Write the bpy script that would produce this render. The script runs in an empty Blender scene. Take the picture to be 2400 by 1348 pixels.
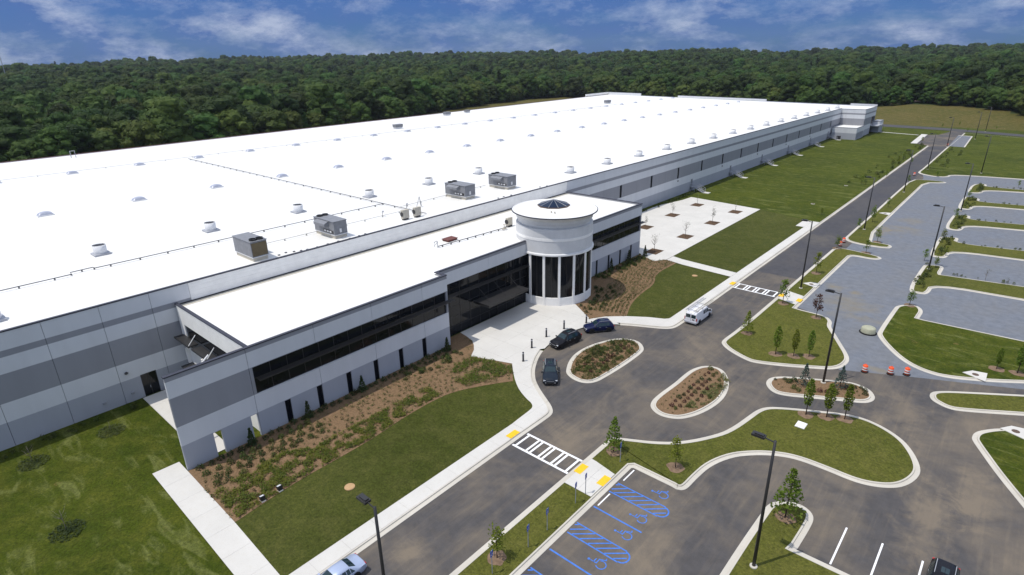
import bpy, math, random
from mathutils import Vector, Matrix, noise
R = math.radians
random.seed(7)
scene = bpy.context.scene
COL = scene.collection

# ------------------------------------------------------------------ camera
cam = bpy.data.cameras.new('camera')
cam.sensor_width = 36.0
cam.lens = 20.524
cam.clip_start = 0.5
cam.clip_end = 20000
camo = bpy.data.objects.new('camera', cam)
COL.objects.link(camo)
yaw, pitch, roll = -0.728328308, 0.372590875, -0.0190775287
fwd = Vector((math.sin(yaw)*math.cos(pitch), math.cos(yaw)*math.cos(pitch), -math.sin(pitch)))
rgt = fwd.cross(Vector((0, 0, 1))).normalized()
upv = rgt.cross(fwd)
r2 = rgt*math.cos(roll) + upv*math.sin(roll)
u2 = upv*math.cos(roll) - rgt*math.sin(roll)
M = Matrix((r2, u2, -fwd)).transposed().to_4x4()
M.translation = Vector((0, 0, 38.0))
camo.matrix_world = M
scene.camera = camo

# ------------------------------------------------------------------ light
SUN_EL, SHADOW_AZ = R(68), R(30)        # shadows fall towards +y, a little +x
sd = Vector((math.sin(SHADOW_AZ)*math.cos(SUN_EL), math.cos(SHADOW_AZ)*math.cos(SUN_EL), -math.sin(SUN_EL)))
sun = bpy.data.lights.new('sun', 'SUN')
sun.energy = 3.5
sun.angle = R(0.53)
sun.color = (1.0, 0.955, 0.88)
suno = bpy.data.objects.new('sun', sun)
suno.rotation_euler = sd.to_track_quat('-Z', 'Y').to_euler()
suno.location = (0, 0, 80)
COL.objects.link(suno)

world = bpy.data.worlds.new('World')
scene.world = world
world.use_nodes = True
nt = world.node_tree
nt.nodes.clear()
def N(t, **kw):
    n = nt.nodes.new(t)
    for k, v in kw.items():
        setattr(n, k, v)
    return n
def L(a, b):
    nt.links.new(a, b)
wout = N('ShaderNodeOutputWorld'); bg = N('ShaderNodeBackground')
sky = N('ShaderNodeTexSky')
sky.sky_type = 'NISHITA'; sky.sun_disc = False
sky.sun_elevation = SUN_EL
sky.sun_rotation = math.atan2(-sd.x, -sd.y)
sky.air_density = 1.3; sky.dust_density = 0.25; sky.ozone_density = 4.0
tc = N('ShaderNodeTexCoord')
sep = N('ShaderNodeSeparateXYZ'); L(tc.outputs['Generated'], sep.inputs[0])
def MATH(op, a, b=None, clamp=False):
    m = N('ShaderNodeMath', operation=op); m.use_clamp = clamp
    for i, s in enumerate((a, b)):
        if s is None: continue
        if isinstance(s, (int, float)): m.inputs[i].default_value = s
        else: L(s, m.inputs[i])
    return m.outputs[0]
zc = MATH('MAXIMUM', sep.outputs[2], 0.0)
zz = MATH('ADD', zc, 0.36)
cx = MATH('DIVIDE', sep.outputs[0], zz); cy = MATH('DIVIDE', sep.outputs[1], zz)
comb = N('ShaderNodeCombineXYZ'); L(cx, comb.inputs[0]); L(cy, comb.inputs[1])
n1 = N('ShaderNodeTexNoise'); n1.inputs['Scale'].default_value = 1.9; n1.inputs['Detail'].default_value = 9; n1.inputs['Roughness'].default_value = 0.66
n1.inputs['Distortion'].default_value = 0.35
L(comb.outputs[0], n1.inputs['Vector'])
n2 = N('ShaderNodeTexNoise'); n2.inputs['Scale'].default_value = 3.9; n2.inputs['Detail'].default_value = 8; n2.inputs['Roughness'].default_value = 0.68
L(comb.outputs[0], n2.inputs['Vector'])
def RAMP(fac, stops):
    r = N('ShaderNodeValToRGB')
    e = r.color_ramp.elements
    e[0].position, e[0].color = stops[0][0], (*stops[0][1], 1)
    e[1].position, e[1].color = stops[-1][0], (*stops[-1][1], 1)
    for p, c in stops[1:-1]:
        x = e.new(p); x.color = (*c, 1)
    L(fac, r.inputs[0]); return r.outputs[0]
def MIX(fac, a, b, bt='MIX'):
    m = N('ShaderNodeMix', data_type='RGBA', blend_type=bt)
    if isinstance(fac, (int, float)): m.inputs[0].default_value = fac
    else: L(fac, m.inputs[0])
    for i, s in ((6, a), (7, b)):
        if isinstance(s, tuple): m.inputs[i].default_value = (*s, 1)
        else: L(s, m.inputs[i])
    return m.outputs[2]
cover = RAMP(n1.outputs[0], [(0.32, (0, 0, 0)), (0.60, (1, 1, 1))])
puff = RAMP(n2.outputs[0], [(0.45, (0, 0, 0)), (0.67, (1, 1, 1))])
blue = MIX(1.0, sky.outputs[0], (0.085, 0.200, 0.54), 'MULTIPLY')
cloudcol = MIX(puff, (0.55, 1.12, 2.85), (3.1, 3.55, 4.7))
lift = N('ShaderNodeCombineColor')  # clouds brighten with height, adding fill light from above
for q in range(3): L(MATH('ADD', MATH('MULTIPLY', zc, 0.8), 1.0), lift.inputs[q])
cloudcol = MIX(1.0, cloudcol, lift.outputs[0], 'MULTIPLY')
skyc = MIX(MATH('MULTIPLY', cover, 0.92), blue, cloudcol)
# unseen sky overhead whitened and brightened: added fill light for the shaded walls
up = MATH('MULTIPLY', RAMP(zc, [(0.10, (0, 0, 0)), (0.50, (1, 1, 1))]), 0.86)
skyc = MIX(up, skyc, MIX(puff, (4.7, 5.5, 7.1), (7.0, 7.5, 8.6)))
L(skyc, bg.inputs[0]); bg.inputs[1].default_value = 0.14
L(bg.outputs[0], wout.inputs[0])

scene.view_settings.view_transform = 'Standard'
scene.view_settings.look = 'None'
scene.view_settings.exposure = 0.0
scene.view_settings.gamma = 1.0
scene.view_settings.use_curve_mapping = False

# surveyed ground positions in metres
D = {
  'west_edge': [(-34.68, 40.81), (-34.61, 44.25), (-34.63, 45.22), (-34.94, 45.98), (-35.83, 46.86), (-36.9, 47.41), (-38.12, 48.13), (-39.62, 49.08), (-40.99, 50.09), (-42.54, 51.91), (-43.52, 53.47), (-44.64, 55.68), (-45.08, 57.27), (-45.17, 58.36), (-44.89, 61.72), (-44.42, 65.21), (-43.39, 67.76), (-41.84, 69.8), (-39.75, 71.5), (-37.62, 72.85), (-35.44, 74.05), (-34.53, 74.98), (-34.38, 76.07), (-34.27, 77.53), (-34.18, 82.99)],
  'walk_in': [(-36.82, 38.85), (-37.05, 42.21), (-37.06, 44.1), (-37.17, 44.93), (-37.76, 45.49), (-38.92, 45.86), (-40.76, 46.83), (-42.49, 48.02), (-44.34, 49.56), (-46.09, 51.36)],
  'bed_w_arc': [(-45.89, 13.86), (-46.26, 16.7), (-46.64, 20.52), (-46.59, 25.27), (-46.69, 29.45), (-47.29, 34.22), (-47.3, 39.75), (-46.46, 42.53), (-44.12, 46.45), (-42.95, 48.05)],
  'bed_e': [(-51.56, 73.22), (-46.54, 69.99), (-46.32, 69.55), (-44.73, 72.17), (-42.3, 74.27), (-42.66, 75.25), (-44.34, 79.0), (-45.35, 83.96), (-45.72, 89.67), (-48.23, 94.29), (-47.96, 102.33), (-50.55, 103.15), (-52.07, 100.73)],
  'I': {'planter_w': [(-39.45, 54.45), (-40.7, 56.72), (-41.42, 59.29), (-41.28, 62.41), (-40.3, 65.3), (-39.24, 67.05), (-37.67, 67.98), (-36.24, 67.92), (-34.85, 66.66), (-34.39, 65.38), (-34.31, 62.28), (-34.4, 59.21), (-34.6, 56.47), (-34.79, 54.8), (-35.38, 53.78), (-36.32, 53.27), (-37.7, 53.36), (-38.8, 53.85)], 'planter_m': [(-27.2, 54.39), (-27.53, 56.18), (-27.22, 60.66), (-27.26, 62.96), (-27.16, 65.18), (-26.41, 67.12), (-24.9, 67.92), (-23.51, 67.33), (-22.02, 65.11), (-21.19, 62.18), (-21.11, 59.46), (-21.75, 56.29), (-22.88, 54.02), (-24.06, 53.26), (-25.26, 53.03), (-26.44, 53.52)], 'planter_e': [(-18.55, 67.58), (-18.73, 69.04), (-18.22, 70.15), (-16.87, 71.27), (-14.7, 72.51), (-12.12, 73.96), (-10.61, 74.68), (-9.56, 74.62), (-8.34, 74.09), (-7.57, 72.74), (-7.56, 71.55), (-8.2, 70.43), (-9.92, 69.53), (-13.3, 67.62), (-16.02, 66.1), (-17.39, 66.21)], 'teardrop': [(-27.3, 45.48), (-27.14, 46.07), (-25.85, 46.9), (-23.24, 48.3), (-21.0, 50.18), (-18.71, 53.86), (-18.03, 56.11), (-17.58, 58.99), (-17.26, 61.16), (-16.6, 62.51), (-15.19, 63.57), (-12.57, 65.06), (-9.27, 66.8), (-7.2, 67.11), (-4.99, 66.33), (-3.33, 65.07), (-2.18, 63.26), (-1.4, 61.31), (-1.23, 59.8), (-1.69, 57.84), (-2.57, 56.32), (-4.11, 55.25), (-5.81, 54.76), (-8.34, 54.91), (-10.98, 54.84), (-12.81, 54.07), (-14.48, 52.79), (-16.0, 51.07), (-17.08, 48.41), (-17.34, 45.7), (-17.37, 43.92), (-17.61, 43.26), (-18.15, 43.03)], 'south_pen': [(-11.04, 36.25), (-11.06, 40.33), (-10.98, 45.34), (-10.91, 46.55), (-10.46, 47.44), (-9.89, 47.99), (-8.66, 48.45), (-7.73, 48.09), (-7.24, 47.38), (-7.15, 46.14), (-7.25, 42.96)], 'south_pen_k': [(-7.47, 42.56), (-3.29, 42.84)], 'se_lawn': [(6.48, 60.55), (4.24, 64.68), (2.63, 68.19), (1.99, 69.62), (1.83, 70.25), (1.91, 71.3), (2.29, 72.22), (3.63, 73.94), (5.89, 75.68)], 'e_strip': [(5.55, 84.25), (-0.85, 80.05), (-2.39, 78.78), (-2.83, 77.91), (-2.83, 77.04), (-2.56, 76.3), (-2.13, 75.83), (-0.96, 75.18), (0.35, 75.36), (5.76, 78.78)], 'ne_lawn': [(5.42, 87.55), (2.19, 85.27), (-1.88, 83.11), (-4.45, 83.2), (-6.9, 84.69), (-9.29, 87.95), (-11.05, 91.18), (-11.31, 92.79), (-11.23, 103.53), (-11.11, 105.18), (-9.96, 106.78), (-8.76, 107.53), (-7.41, 105.54), (-7.52, 101.69)], 'ne_lawn_k': [(-6.76, 101.6), (-3.23, 101.55), (4.85, 102.07)], 'triangle': [(-27.05, 95.77), (-27.12, 86.39), (-27.3, 79.07), (-27.5, 75.95), (-27.19, 74.7), (-25.56, 73.29), (-22.55, 72.01), (-21.26, 72.12), (-18.4, 73.43), (-15.42, 75.15), (-13.24, 76.52), (-12.41, 77.93), (-12.15, 79.61), (-12.25, 80.9), (-12.82, 82.46), (-14.42, 85.44), (-16.18, 88.82), (-16.96, 90.26), (-17.22, 92.2), (-18.21, 93.62), (-19.55, 94.0), (-22.12, 94.06), (-23.06, 94.18)], 'ramp_n': [(-27.15, 96.07), (-23.31, 93.75), (-23.28, 100.01), (-26.64, 101.54)], 'strip_a': [(-27.1, 102.99), (-27.07, 117.78), (-27.28, 127.21), (-26.85, 131.8), (-24.69, 132.89), (-18.64, 131.41), (-17.97, 130.24), (-18.57, 128.42), (-23.19, 128.52), (-23.36, 125.64), (-23.23, 100.53)], 'strip_b': [(-27.72, 200.22), (-27.37, 169.3), (-27.29, 142.85), (-27.1, 140.27), (-25.82, 138.42), (-23.02, 137.47), (-18.35, 137.87), (-17.85, 139.99), (-18.76, 141.38), (-23.09, 141.36), (-23.32, 172.38), (-23.31, 203.5), (-23.37, 219.74), (-18.76, 222.3), (-18.43, 225.03), (-24.13, 225.12), (-27.77, 223.34)], 'far_lawn': [(-0.66, 242.64), (-18.82, 239.77), (-19.19, 234.01), (-22.61, 232.43), (-26.61, 235.09), (-28.1, 237.85), (-28.22, 240.72), (-28.05, 249.33), (-28.47, 294.94), (-28.5, 314.27)], 'r1': [(4.14, 120.13), (-7.96, 119.46), (-7.98, 113.78), (-9.41, 113.2), (-11.12, 113.49), (-11.16, 129.45), (-10.94, 131.21), (-8.36, 132.12), (-7.85, 130.85), (-7.95, 126.3), (-7.45, 126.41), (3.83, 128.05)], 'r2': [(3.17, 144.95), (-8.24, 143.62), (-8.28, 137.88), (-9.96, 137.37), (-11.37, 137.83), (-11.53, 153.64), (-11.27, 154.68), (-8.71, 155.84), (-8.09, 155.08), (-8.25, 150.96), (2.86, 152.92)], 'r3': [(2.16, 170.69), (-8.26, 168.34), (-8.47, 162.46), (-10.41, 162.07), (-11.79, 163.52), (-11.82, 176.82), (-11.59, 178.6), (-8.98, 180.06), (-8.2, 179.06), (-8.36, 175.34), (1.9, 177.35)], 'r4': [(1.23, 194.4), (-8.81, 192.59), (-8.9, 186.7), (-10.41, 186.7), (-11.99, 187.23), (-12.1, 202.77), (-11.87, 204.29), (-9.04, 203.73), (-8.27, 202.34), (-8.63, 198.87), (0.99, 200.59)], 'r5': [(0.26, 219.14), (-8.55, 216.63), (-8.77, 211.43), (-11.29, 210.55), (-12.2, 211.74), (-12.19, 225.89), (-9.23, 228.06), (-8.54, 225.77), (-8.89, 223.56), (0.08, 223.76)]},
  'poles': [(-13.17, 72.17), (-9.31, 38.64), (-25.17, 103.49), (-9.98, 128.24), (-25.49, 150.63), (-25.95, 200.45), (-26.51, 245.97), (-28.71, 311.47), (-22.07, 345.53), (-21.06, 381.78), (-11.83, 247.64), (-10.75, 183.61), (-25.98, 15.82)],
  'trees': [('columnar', -20.21, 76.07, 4.2), ('columnar', -18.17, 76.96, 4.0), ('columnar', -16.56, 78.12, 3.9), ('conical', -25.6, 80.02, 3.6), ('round', -25.31, 94.61, 4.0), ('red', -19.55, 92.12, 4.0), ('round', -25.36, 113.01, 4.0), ('round', -26.48, 131.49, 2.8), ('round', -21.19, 132.0, 2.7), ('round', -21.05, 141.55, 3.4), ('round', -26.55, 150.27, 2.5), ('round', -25.49, 158.69, 4.0), ('round', -25.68, 177.46, 2.5), ('round', -9.56, 106.43, 2.7), ('conical', -9.17, 45.75, 5.2), ('conical', -25.61, 43.97, 4.2), ('round', -19.6, 45.76, 3.4), ('round', -25.44, 26.05, 3.4), ('columnar', -12.67, 63.52, 4.6), ('columnar', -10.78, 64.44, 4.3), ('columnar', -9.13, 65.28, 4.4), ('columnar', 2.59, 89.58, 3.0), ('columnar', 4.63, 89.86, 4.2), ('bare', -54.96, 106.38, 4.3), ('bare', -54.81, 120.38, 4.1), ('leafy', -54.95, 135.05, 4.0), ('thin', -54.84, 148.96, 3.1), ('thin', -65.88, 150.35, 3.1), ('leafy', -66.0, 136.21, 3.1), ('leafy', -65.68, 121.91, 2.9), ('bare', -1.49, 127.6, 2.5), ('bare', 1.63, 127.33, 1.4), ('round', -1.41, 227.14, 2.0), ('bare', -70.52, 4.09, 2.2), ('bare', -56.41, 3.76, 2.5), ('thin', -70.68, 11.23, 1.3), ('round', -11.39, 133.44, 2.3), ('round', -10.69, 151.84, 2.4), ('round', -10.85, 173.43, 2.6), ('round', -9.16, 130.11, 2.2), ('round', -8.7, 139.6, 1.9), ('round', -22.08, 232.81, 2.1), ('round', -27.4, 215.97, 2.4), ('round', -10.91, 202.33, 2.3), ('round', -37.14, 267.77, 2.7), ('round', -32.83, 255.41, 2.3), ('round', -36.52, 252.81, 2.9), ('round', -34.41, 222.06, 2.6), ('round', -38.27, 206.36, 2.6), ('round', -36.81, 158.82, 1.9), ('round', -39.02, 320.31, 2.4), ('round', -27.97, 377.39, 1.7), ('round', -40.32, 392.61, 2.0), ('round', -17.76, 397.21, 1.5), ('round', -34.31, 406.23, 2.0)],
  'pits': [(-54.96, 106.38), (-54.81, 120.38), (-54.95, 135.05), (-54.84, 148.96), (-65.88, 150.35), (-66.0, 136.21), (-65.68, 121.91)],
  'barrels': [(-9.99, 78.49), (-7.4, 79.92), (-5.81, 80.96), (-26.42, 134.03), (-26.55, 137.26), (-28.12, 231.19), (-28.86, 314.02)],
  'riser': (-12.3, 91.43),
  'signs': [(-24.23, 42.98), (-24.24, 36.91), (-24.23, 35.31), (-24.18, 31.07), (-24.22, 28.56), (-24.66, 24.66)],
  'bollards': [(-47.09, 64.36), (-47.49, 60.57), (-46.89, 56.51), (-45.3, 52.78), (-45.72, 68.22)],
  'pads': [(-35.54, 39.53), (-26.57, 39.56), (-23.9, 39.51), (-35.12, 98.43), (-26.57, 98.08), (-23.63, 97.59)],
  'inlets': [(-24.1, 106.45), (-24.7, 169.68), (0.94, 86.12), (5.42, 74.23)],
  'lids': [(-12.43, 61.05), (-41.98, 23.17), (-42.05, 97.95), (-41.97, 170.01), (-41.18, 200.98)],
  'floods': [(-46.6, 16.84), (-46.69, 18.59)],
  'cones_w': [(-55.82, 20.24), (-55.88, 26.95), (-55.94, 34.37), (-55.63, 48.27)],
  'cones_e': [(-56.42, 91.34), (-56.45, 97.81), (-55.42, 102.42)],
  'spruce': [(-14.82, 70.01), (-11.29, 72.16)],
}
# ------------------------------------------------------------------ materials
class Mat:
    def __init__(s, name):
        s.m = bpy.data.materials.new(name); s.m.use_nodes = True
        s.t = s.m.node_tree; s.t.nodes.clear()
        s.out = s.n('ShaderNodeOutputMaterial')
        s.b = s.n('ShaderNodeBsdfPrincipled')
        s.t.links.new(s.b.outputs[0], s.out.inputs[0])
        s._pos = None
    def n(s, t, **kw):
        x = s.t.nodes.new(t)
        for k, v in kw.items(): setattr(x, k, v)
        return x
    def l(s, a, b): s.t.links.new(a, b)
    @property
    def pos(s):
        if not s._pos: s._pos = s.n('ShaderNodeNewGeometry').outputs['Position']
        return s._pos
    def obj(s):
        return s.n('ShaderNodeTexCoord').outputs['Object']
    def mapping(s, v, scale=(1, 1, 1), rot=(0, 0, 0)):
        m = s.n('ShaderNodeMapping'); m.inputs['Scale'].default_value = scale; m.inputs['Rotation'].default_value = rot
        s.l(v, m.inputs[0]); return m.outputs[0]
    def noise(s, scale, detail=4, rough=0.55, vec=None, dist=0.0):
        x = s.n('ShaderNodeTexNoise'); x.inputs['Scale'].default_value = scale
        x.inputs['Detail'].default_value = detail; x.inputs['Roughness'].default_value = rough
        x.inputs['Distortion'].default_value = dist
        s.l(vec if vec is not None else s.pos, x.inputs['Vector']); return x.outputs[0]
    def math(s, op, a, b=None, clamp=False):
        m = s.n('ShaderNodeMath', operation=op); m.use_clamp = clamp
        for i, q in enumerate((a, b)):
            if q is None: continue
            if isinstance(q, (int, float)): m.inputs[i].default_value = q
            else: s.l(q, m.inputs[i])
        return m.outputs[0]
    def ramp(s, fac, stops, const=False):
        r = s.n('ShaderNodeValToRGB'); e = r.color_ramp.elements
        if const: r.color_ramp.interpolation = 'CONSTANT'
        def c4(c): return (c, c, c, 1) if isinstance(c, (int, float)) else (*c, 1)
        e[0].position, e[0].color = stops[0][0], c4(stops[0][1])
        e[1].position, e[1].color = stops[-1][0], c4(stops[-1][1])
        for p, c in stops[1:-1]:
            x = e.new(p); x.color = c4(c)
        s.l(fac, r.inputs[0]); return r.outputs[0]
    def mix(s, fac, a, b, bt='MIX'):
        m = s.n('ShaderNodeMix', data_type='RGBA', blend_type=bt)
        if isinstance(fac, (int, float)): m.inputs[0].default_value = fac
        else: s.l(fac, m.inputs[0])
        for i, q in ((6, a), (7, b)):
            if isinstance(q, tuple): m.inputs[i].default_value = (*q, 1)
            else: s.l(q, m.inputs[i])
        return m.outputs[2]
    def color(s, c):
        if isinstance(c, tuple): s.b.inputs['Base Color'].default_value = (*c, 1)
        else: s.l(c, s.b.inputs['Base Color'])
    def rough(s, v, spec=0.3):
        s.b.inputs['Roughness'].default_value = v
        s.b.inputs['Specular IOR Level'].default_value = spec
    def bump(s, h, strength=0.3, dist=0.05):
        b = s.n('ShaderNodeBump'); b.inputs['Strength'].default_value = strength; b.inputs['Distance'].default_value = dist
        s.l(h, b.inputs['Height']); s.l(b.outputs[0], s.b.inputs['Normal'])

MT = {}
def plain(name, col, rough=0.6, spec=0.3, var=0.12, scale=2.0, metal=0.0):
    m = Mat(name)
    f = m.noise(scale, 5, 0.6)
    lo = tuple(c*(1-var) for c in col); hi = tuple(min(1, c*(1+var)) for c in col)
    m.color(m.mix(m.ramp(f, [(0.3, 0.0), (0.7, 1.0)]), lo, hi))
    m.rough(rough, spec); m.b.inputs['Metallic'].default_value = metal
    MT[name] = m.m; return m
def grass(name, a, b, c, patchy=0.5, tan=(0.17, 0.13, 0.05), tan_at=0.7, stripe=None, tan_sc=0.33):
    m = Mat(name)
    big = m.noise(0.055, 5, 0.6); mid = m.noise(0.5, 6, 0.65); fine = m.noise(5.0, 5, 0.7)
    col = m.mix(m.ramp(big, [(0.36, 0.0), (0.64, 1.0)]), a, b)
    col = m.mix(m.math('MULTIPLY', m.ramp(mid, [(0.42, 0.0), (0.68, 1.0)]), patchy), col, c)
    if stripe:
        v = m.mapping(m.pos, stripe[0], (0, 0, stripe[1]))
        st = m.noise(1.0, 4, 0.6, v, 1.2)
        col = m.mix(m.math('MULTIPLY', m.ramp(st, [(0.54, 0.0), (0.68, 1.0)]), 0.75), col, stripe[2])
    t = m.noise(tan_sc, 6, 0.72, None, 0.4)
    col = m.mix(m.math('MULTIPLY', m.ramp(t, [(tan_at, 0.0), (tan_at+0.09, 1.0)]), 0.8), col, tan)
    col = m.mix(0.75, col, m.mix(m.ramp(fine, [(0.3, 0.0), (0.72, 1.0)]), (0.42, 0.45, 0.4), (1.6, 1.55, 1.4)), 'MULTIPLY')
    clump = m.noise(1.7, 5, 0.7, None, 0.8)
    col = m.mix(0.6, col, m.mix(m.ramp(clump, [(0.35, 0.0), (0.68, 1.0)]), (0.66, 0.70, 0.6), (1.3, 1.25, 1.2)), 'MULTIPLY')
    m.color(col); m.rough(0.95, 0.1)
    m.bump(m.noise(7.0, 6, 0.75), 0.9, 0.12)
    MT[name] = m.m
grass('field_grass', (0.056, 0.073, 0.007), (0.033, 0.050, 0.005), (0.092, 0.098, 0.016), 0.65, tan=(0.167, 0.123, 0.050), tan_at=0.645, stripe=((0.16, 0.62, 1), 0.9, (0.125, 0.138, 0.045)))
grass('sod_grass', (0.064, 0.073, 0.017), (0.045, 0.055, 0.011), (0.092, 0.091, 0.029), 0.45, tan=(0.174, 0.129, 0.075), tan_at=0.645, tan_sc=0.75)
grass('verge_grass', (0.097, 0.101, 0.022), (0.072, 0.082, 0.017), (0.126, 0.119, 0.035), 0.45, tan=(0.174, 0.117, 0.055), tan_at=0.68)
grass('meadow_grass', (0.088, 0.078, 0.022), (0.062, 0.066, 0.014), (0.140, 0.108, 0.048), 0.8, tan=(0.18, 0.125, 0.07), tan_at=0.60)

# asphalt with tan dust
def asphalt(name, base, dust, dustlevel, spots):
    m = Mat(name)
    big = m.noise(0.11, 6, 0.62, None, 0.6); mid = m.noise(0.9, 6, 0.65)
    sv = m.mapping(m.pos, (1.4, 0.10, 1))
    streak = m.noise(1.0, 5, 0.6, sv, 0.4)
    fine = m.noise(14, 4, 0.75)
    arc = m.noise(1.0, 6, 0.65, m.mapping(m.pos, (0.9, 0.12, 1), (0, 0, 0.75)), 2.2)
    col = m.mix(m.ramp(mid, [(0.3, 0.0), (0.7, 1.0)]), tuple(c*0.85 for c in base), tuple(c*1.18 for c in base))
    d = m.math('MULTIPLY', m.ramp(big, [(0.42, 0.0), (0.72, 1.0)]), dustlevel)
    d = m.math('ADD', d, m.math('MULTIPLY', m.ramp(streak, [(0.5, 0.0), (0.75, 1.0)]), dustlevel*0.38))
    d = m.math('ADD', d, m.math('MULTIPLY', m.ramp(arc, [(0.52, 0.0), (0.72, 1.0)]), dustlevel*0.12))
    wn = m.noise(0.30, 8, 0.7, None, 0.5)
    for (x, y, rx, ry, amt) in spots:
        s1 = m.n('ShaderNodeVectorMath', operation='SUBTRACT'); m.l(m.pos, s1.inputs[0]); s1.inputs[1].default_value = (x, y, 0)
        s2 = m.n('ShaderNodeVectorMath', operation='DIVIDE'); m.l(s1.outputs[0], s2.inputs[0]); s2.inputs[1].default_value = (rx, ry, 100)
        ln = m.n('ShaderNodeVectorMath', operation='LENGTH'); m.l(s2.outputs[0], ln.inputs[0])
        f = m.math('ADD', ln.outputs['Value'], m.math('MULTIPLY', m.math('SUBTRACT', wn, 0.5), 3.2))
        d = m.math('ADD', d, m.math('MULTIPLY', m.ramp(f, [(0.1, 1.0), (1.25, 0.0)]), amt))
    col = m.mix(m.math('MINIMUM', d, 0.85), col, dust)
    col = m.mix(0.6, col, m.mix(fine, (0.5, 0.5, 0.5), (1.5, 1.5, 1.5)), 'MULTIPLY')
    m.color(col); m.rough(0.88, 0.2); m.bump(m.noise(30, 3, 0.7), 0.25, 0.02)
    MT[name] = m.m
asphalt('asphalt', (0.070, 0.066, 0.066), (0.185, 0.150, 0.110), 0.80,
        [(0.4, 53.0, 2.6, 7.0, 0.75), (3.0, 60, 2.2, 6, 0.45), (-4.6, 71.5, 4.5, 5.5, 0.55), (-31, 45, 3.0, 9, 0.35), (-20, 36, 5, 12, 0.35), (-28.5, 72, 3, 9, 0.35), (-31.5, 22, 1.4, 2, 0.6)])
asphalt('fresh_asphalt', (0.060, 0.059, 0.065), (0.13, 0.115, 0.095), 0.26, [(-31, 296, 3, 4, 0.6), (-31, 137, 4, 6, 0.4)])
asphalt('gravel', (0.140, 0.152, 0.176), (0.20, 0.17, 0.115), 0.18,
        [(-17, 101, 6, 4, 0.55), (-21, 108, 2, 2, .7), (-17.5, 107, 1.5, 1.5, .8), (-15, 96, 5, 2, .5), (-19, 155, 5, 5, .5), (-22, 150, 2, 6, .6), (-8.6, 80.2, 2.2, 1.2, 0.9), (-18, 166, 4, 4, .5)])

def concrete(name, col, var=0.1):
    m = Mat(name)
    a = m.noise(0.25, 6, 0.6); b = m.noise(3.0, 6, 0.7)
    c = m.mix(m.ramp(a, [(0.32, 0.0), (0.68, 1.0)]), tuple(x*(1-var) for x in col), col)
    c = m.mix(m.math('MULTIPLY', m.ramp(b, [(0.5, 0.0), (0.75, 1.0)]), 0.25), c, (col[0]*0.8, col[1]*0.74, col[2]*0.63))
    m.color(c); m.rough(0.85, 0.2); m.bump(m.noise(12, 4, 0.7), 0.12, 0.02); MT[name] = m.m
concrete('concrete', (0.565, 0.545, 0.505)); concrete('kerb_concrete', (0.53, 0.495, 0.43), 0.16); concrete('joint_concrete', (0.30, 0.285, 0.26))
plain('mulch', (0.172, 0.110, 0.062), 0.95, 0.1, 0.35, 6.0)
plain('pit_mulch', (0.095, 0.06, 0.037), 0.95, 0.1, 0.3, 8.0)
plain('bare_soil', (0.18, 0.122, 0.080), 0.95, 0.1, 0.3, 2.5)

m = Mat('banded_wall')
sz = m.n('ShaderNodeSeparateXYZ'); m.l(m.pos, sz.inputs[0])
W_, G_, Lw = (0.62, 0.63, 0.645), (0.275, 0.28, 0.30), (0.36, 0.375, 0.41)
band = m.ramp(m.math('DIVIDE', sz.outputs[2], 20.0), [(0.0, Lw), (2.95/20, W_), (5.1/20, G_), (8.3/20, W_), (10.12/20, G_), (10.82/20, W_)], True)
st = m.noise(1.0, 5, 0.6, m.mapping(m.pos, (0.8, 0.8, 0.15)))
m.color(m.mix(0.26, band, m.mix(st, (0.6, 0.6, 0.6), (1.3, 1.3, 1.3)), 'MULTIPLY')); m.rough(0.75, 0.25); MT['banded_wall'] = m.m
plain('white_wall', (0.84, 0.825, 0.79), 0.75, 0.25, 0.06, 0.8)
plain('grey_wall', (0.62, 0.62, 0.615), 0.75, 0.25, 0.06, 0.8)
m = Mat('roof_membrane')
a = m.noise(0.05, 6, 0.6); b = m.noise(0.6, 6, 0.7)
seam = m.n('ShaderNodeTexBrick'); seam.inputs['Scale'].default_value = 1.0
seam.inputs['Color1'].default_value = (1, 1, 1, 1); seam.inputs['Color2'].default_value = (0.985, 0.985, 0.985, 1); seam.inputs['Mortar'].default_value = (0.86, 0.86, 0.86, 1)
seam.inputs['Brick Width'].default_value = 30.0; seam.inputs['Row Height'].default_value = 3.0; seam.inputs['Mortar Size'].default_value = 0.03
m.l(m.pos, seam.inputs['Vector'])
c = m.mix(m.ramp(a, [(0.35, 0.0), (0.7, 1.0)]), (0.73, 0.725, 0.705), (0.675, 0.66, 0.62))
c = m.mix(m.math('MULTIPLY', m.ramp(b, [(0.6, 0.0), (0.8, 1.0)]), 0.3), c, (0.56, 0.52, 0.44))
m.color(m.mix(1.0, c, seam.outputs[0], 'MULTIPLY')); m.rough(0.6, 0.3); MT['roof_membrane'] = m.m
plain('dark_coping', (0.035, 0.036, 0.05), 0.5, 0.4)
plain('dark_metal', (0.022, 0.021, 0.021), 0.45, 0.5)
plain('mid_metal', (0.27, 0.28, 0.30), 0.5, 0.5, 0.12, 1.5)
plain('light_metal', (0.36, 0.37, 0.40), 0.5, 0.5, 0.1)
plain('unit_grey', (0.20, 0.205, 0.22), 0.55, 0.4, 0.14, 1.5)
plain('coil_brown', (0.13, 0.10, 0.055), 0.6, 0.3)
plain('white_metal', (0.68, 0.68, 0.68), 0.5, 0.4, 0.06)
plain('beige_metal', (0.50, 0.46, 0.38), 0.6, 0.3)
plain('dome', (0.36, 0.38, 0.45), 0.3, 0.5, 0.05)
plain('pipe_dark', (0.10, 0.10, 0.11), 0.6, 0.3)
plain('pipe_pale', (0.42, 0.41, 0.38), 0.6, 0.3)
plain('red_metal', (0.13, 0.045, 0.035), 0.6, 0.3)
plain('brown_panel', (0.10, 0.065, 0.045), 0.6, 0.3)
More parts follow.
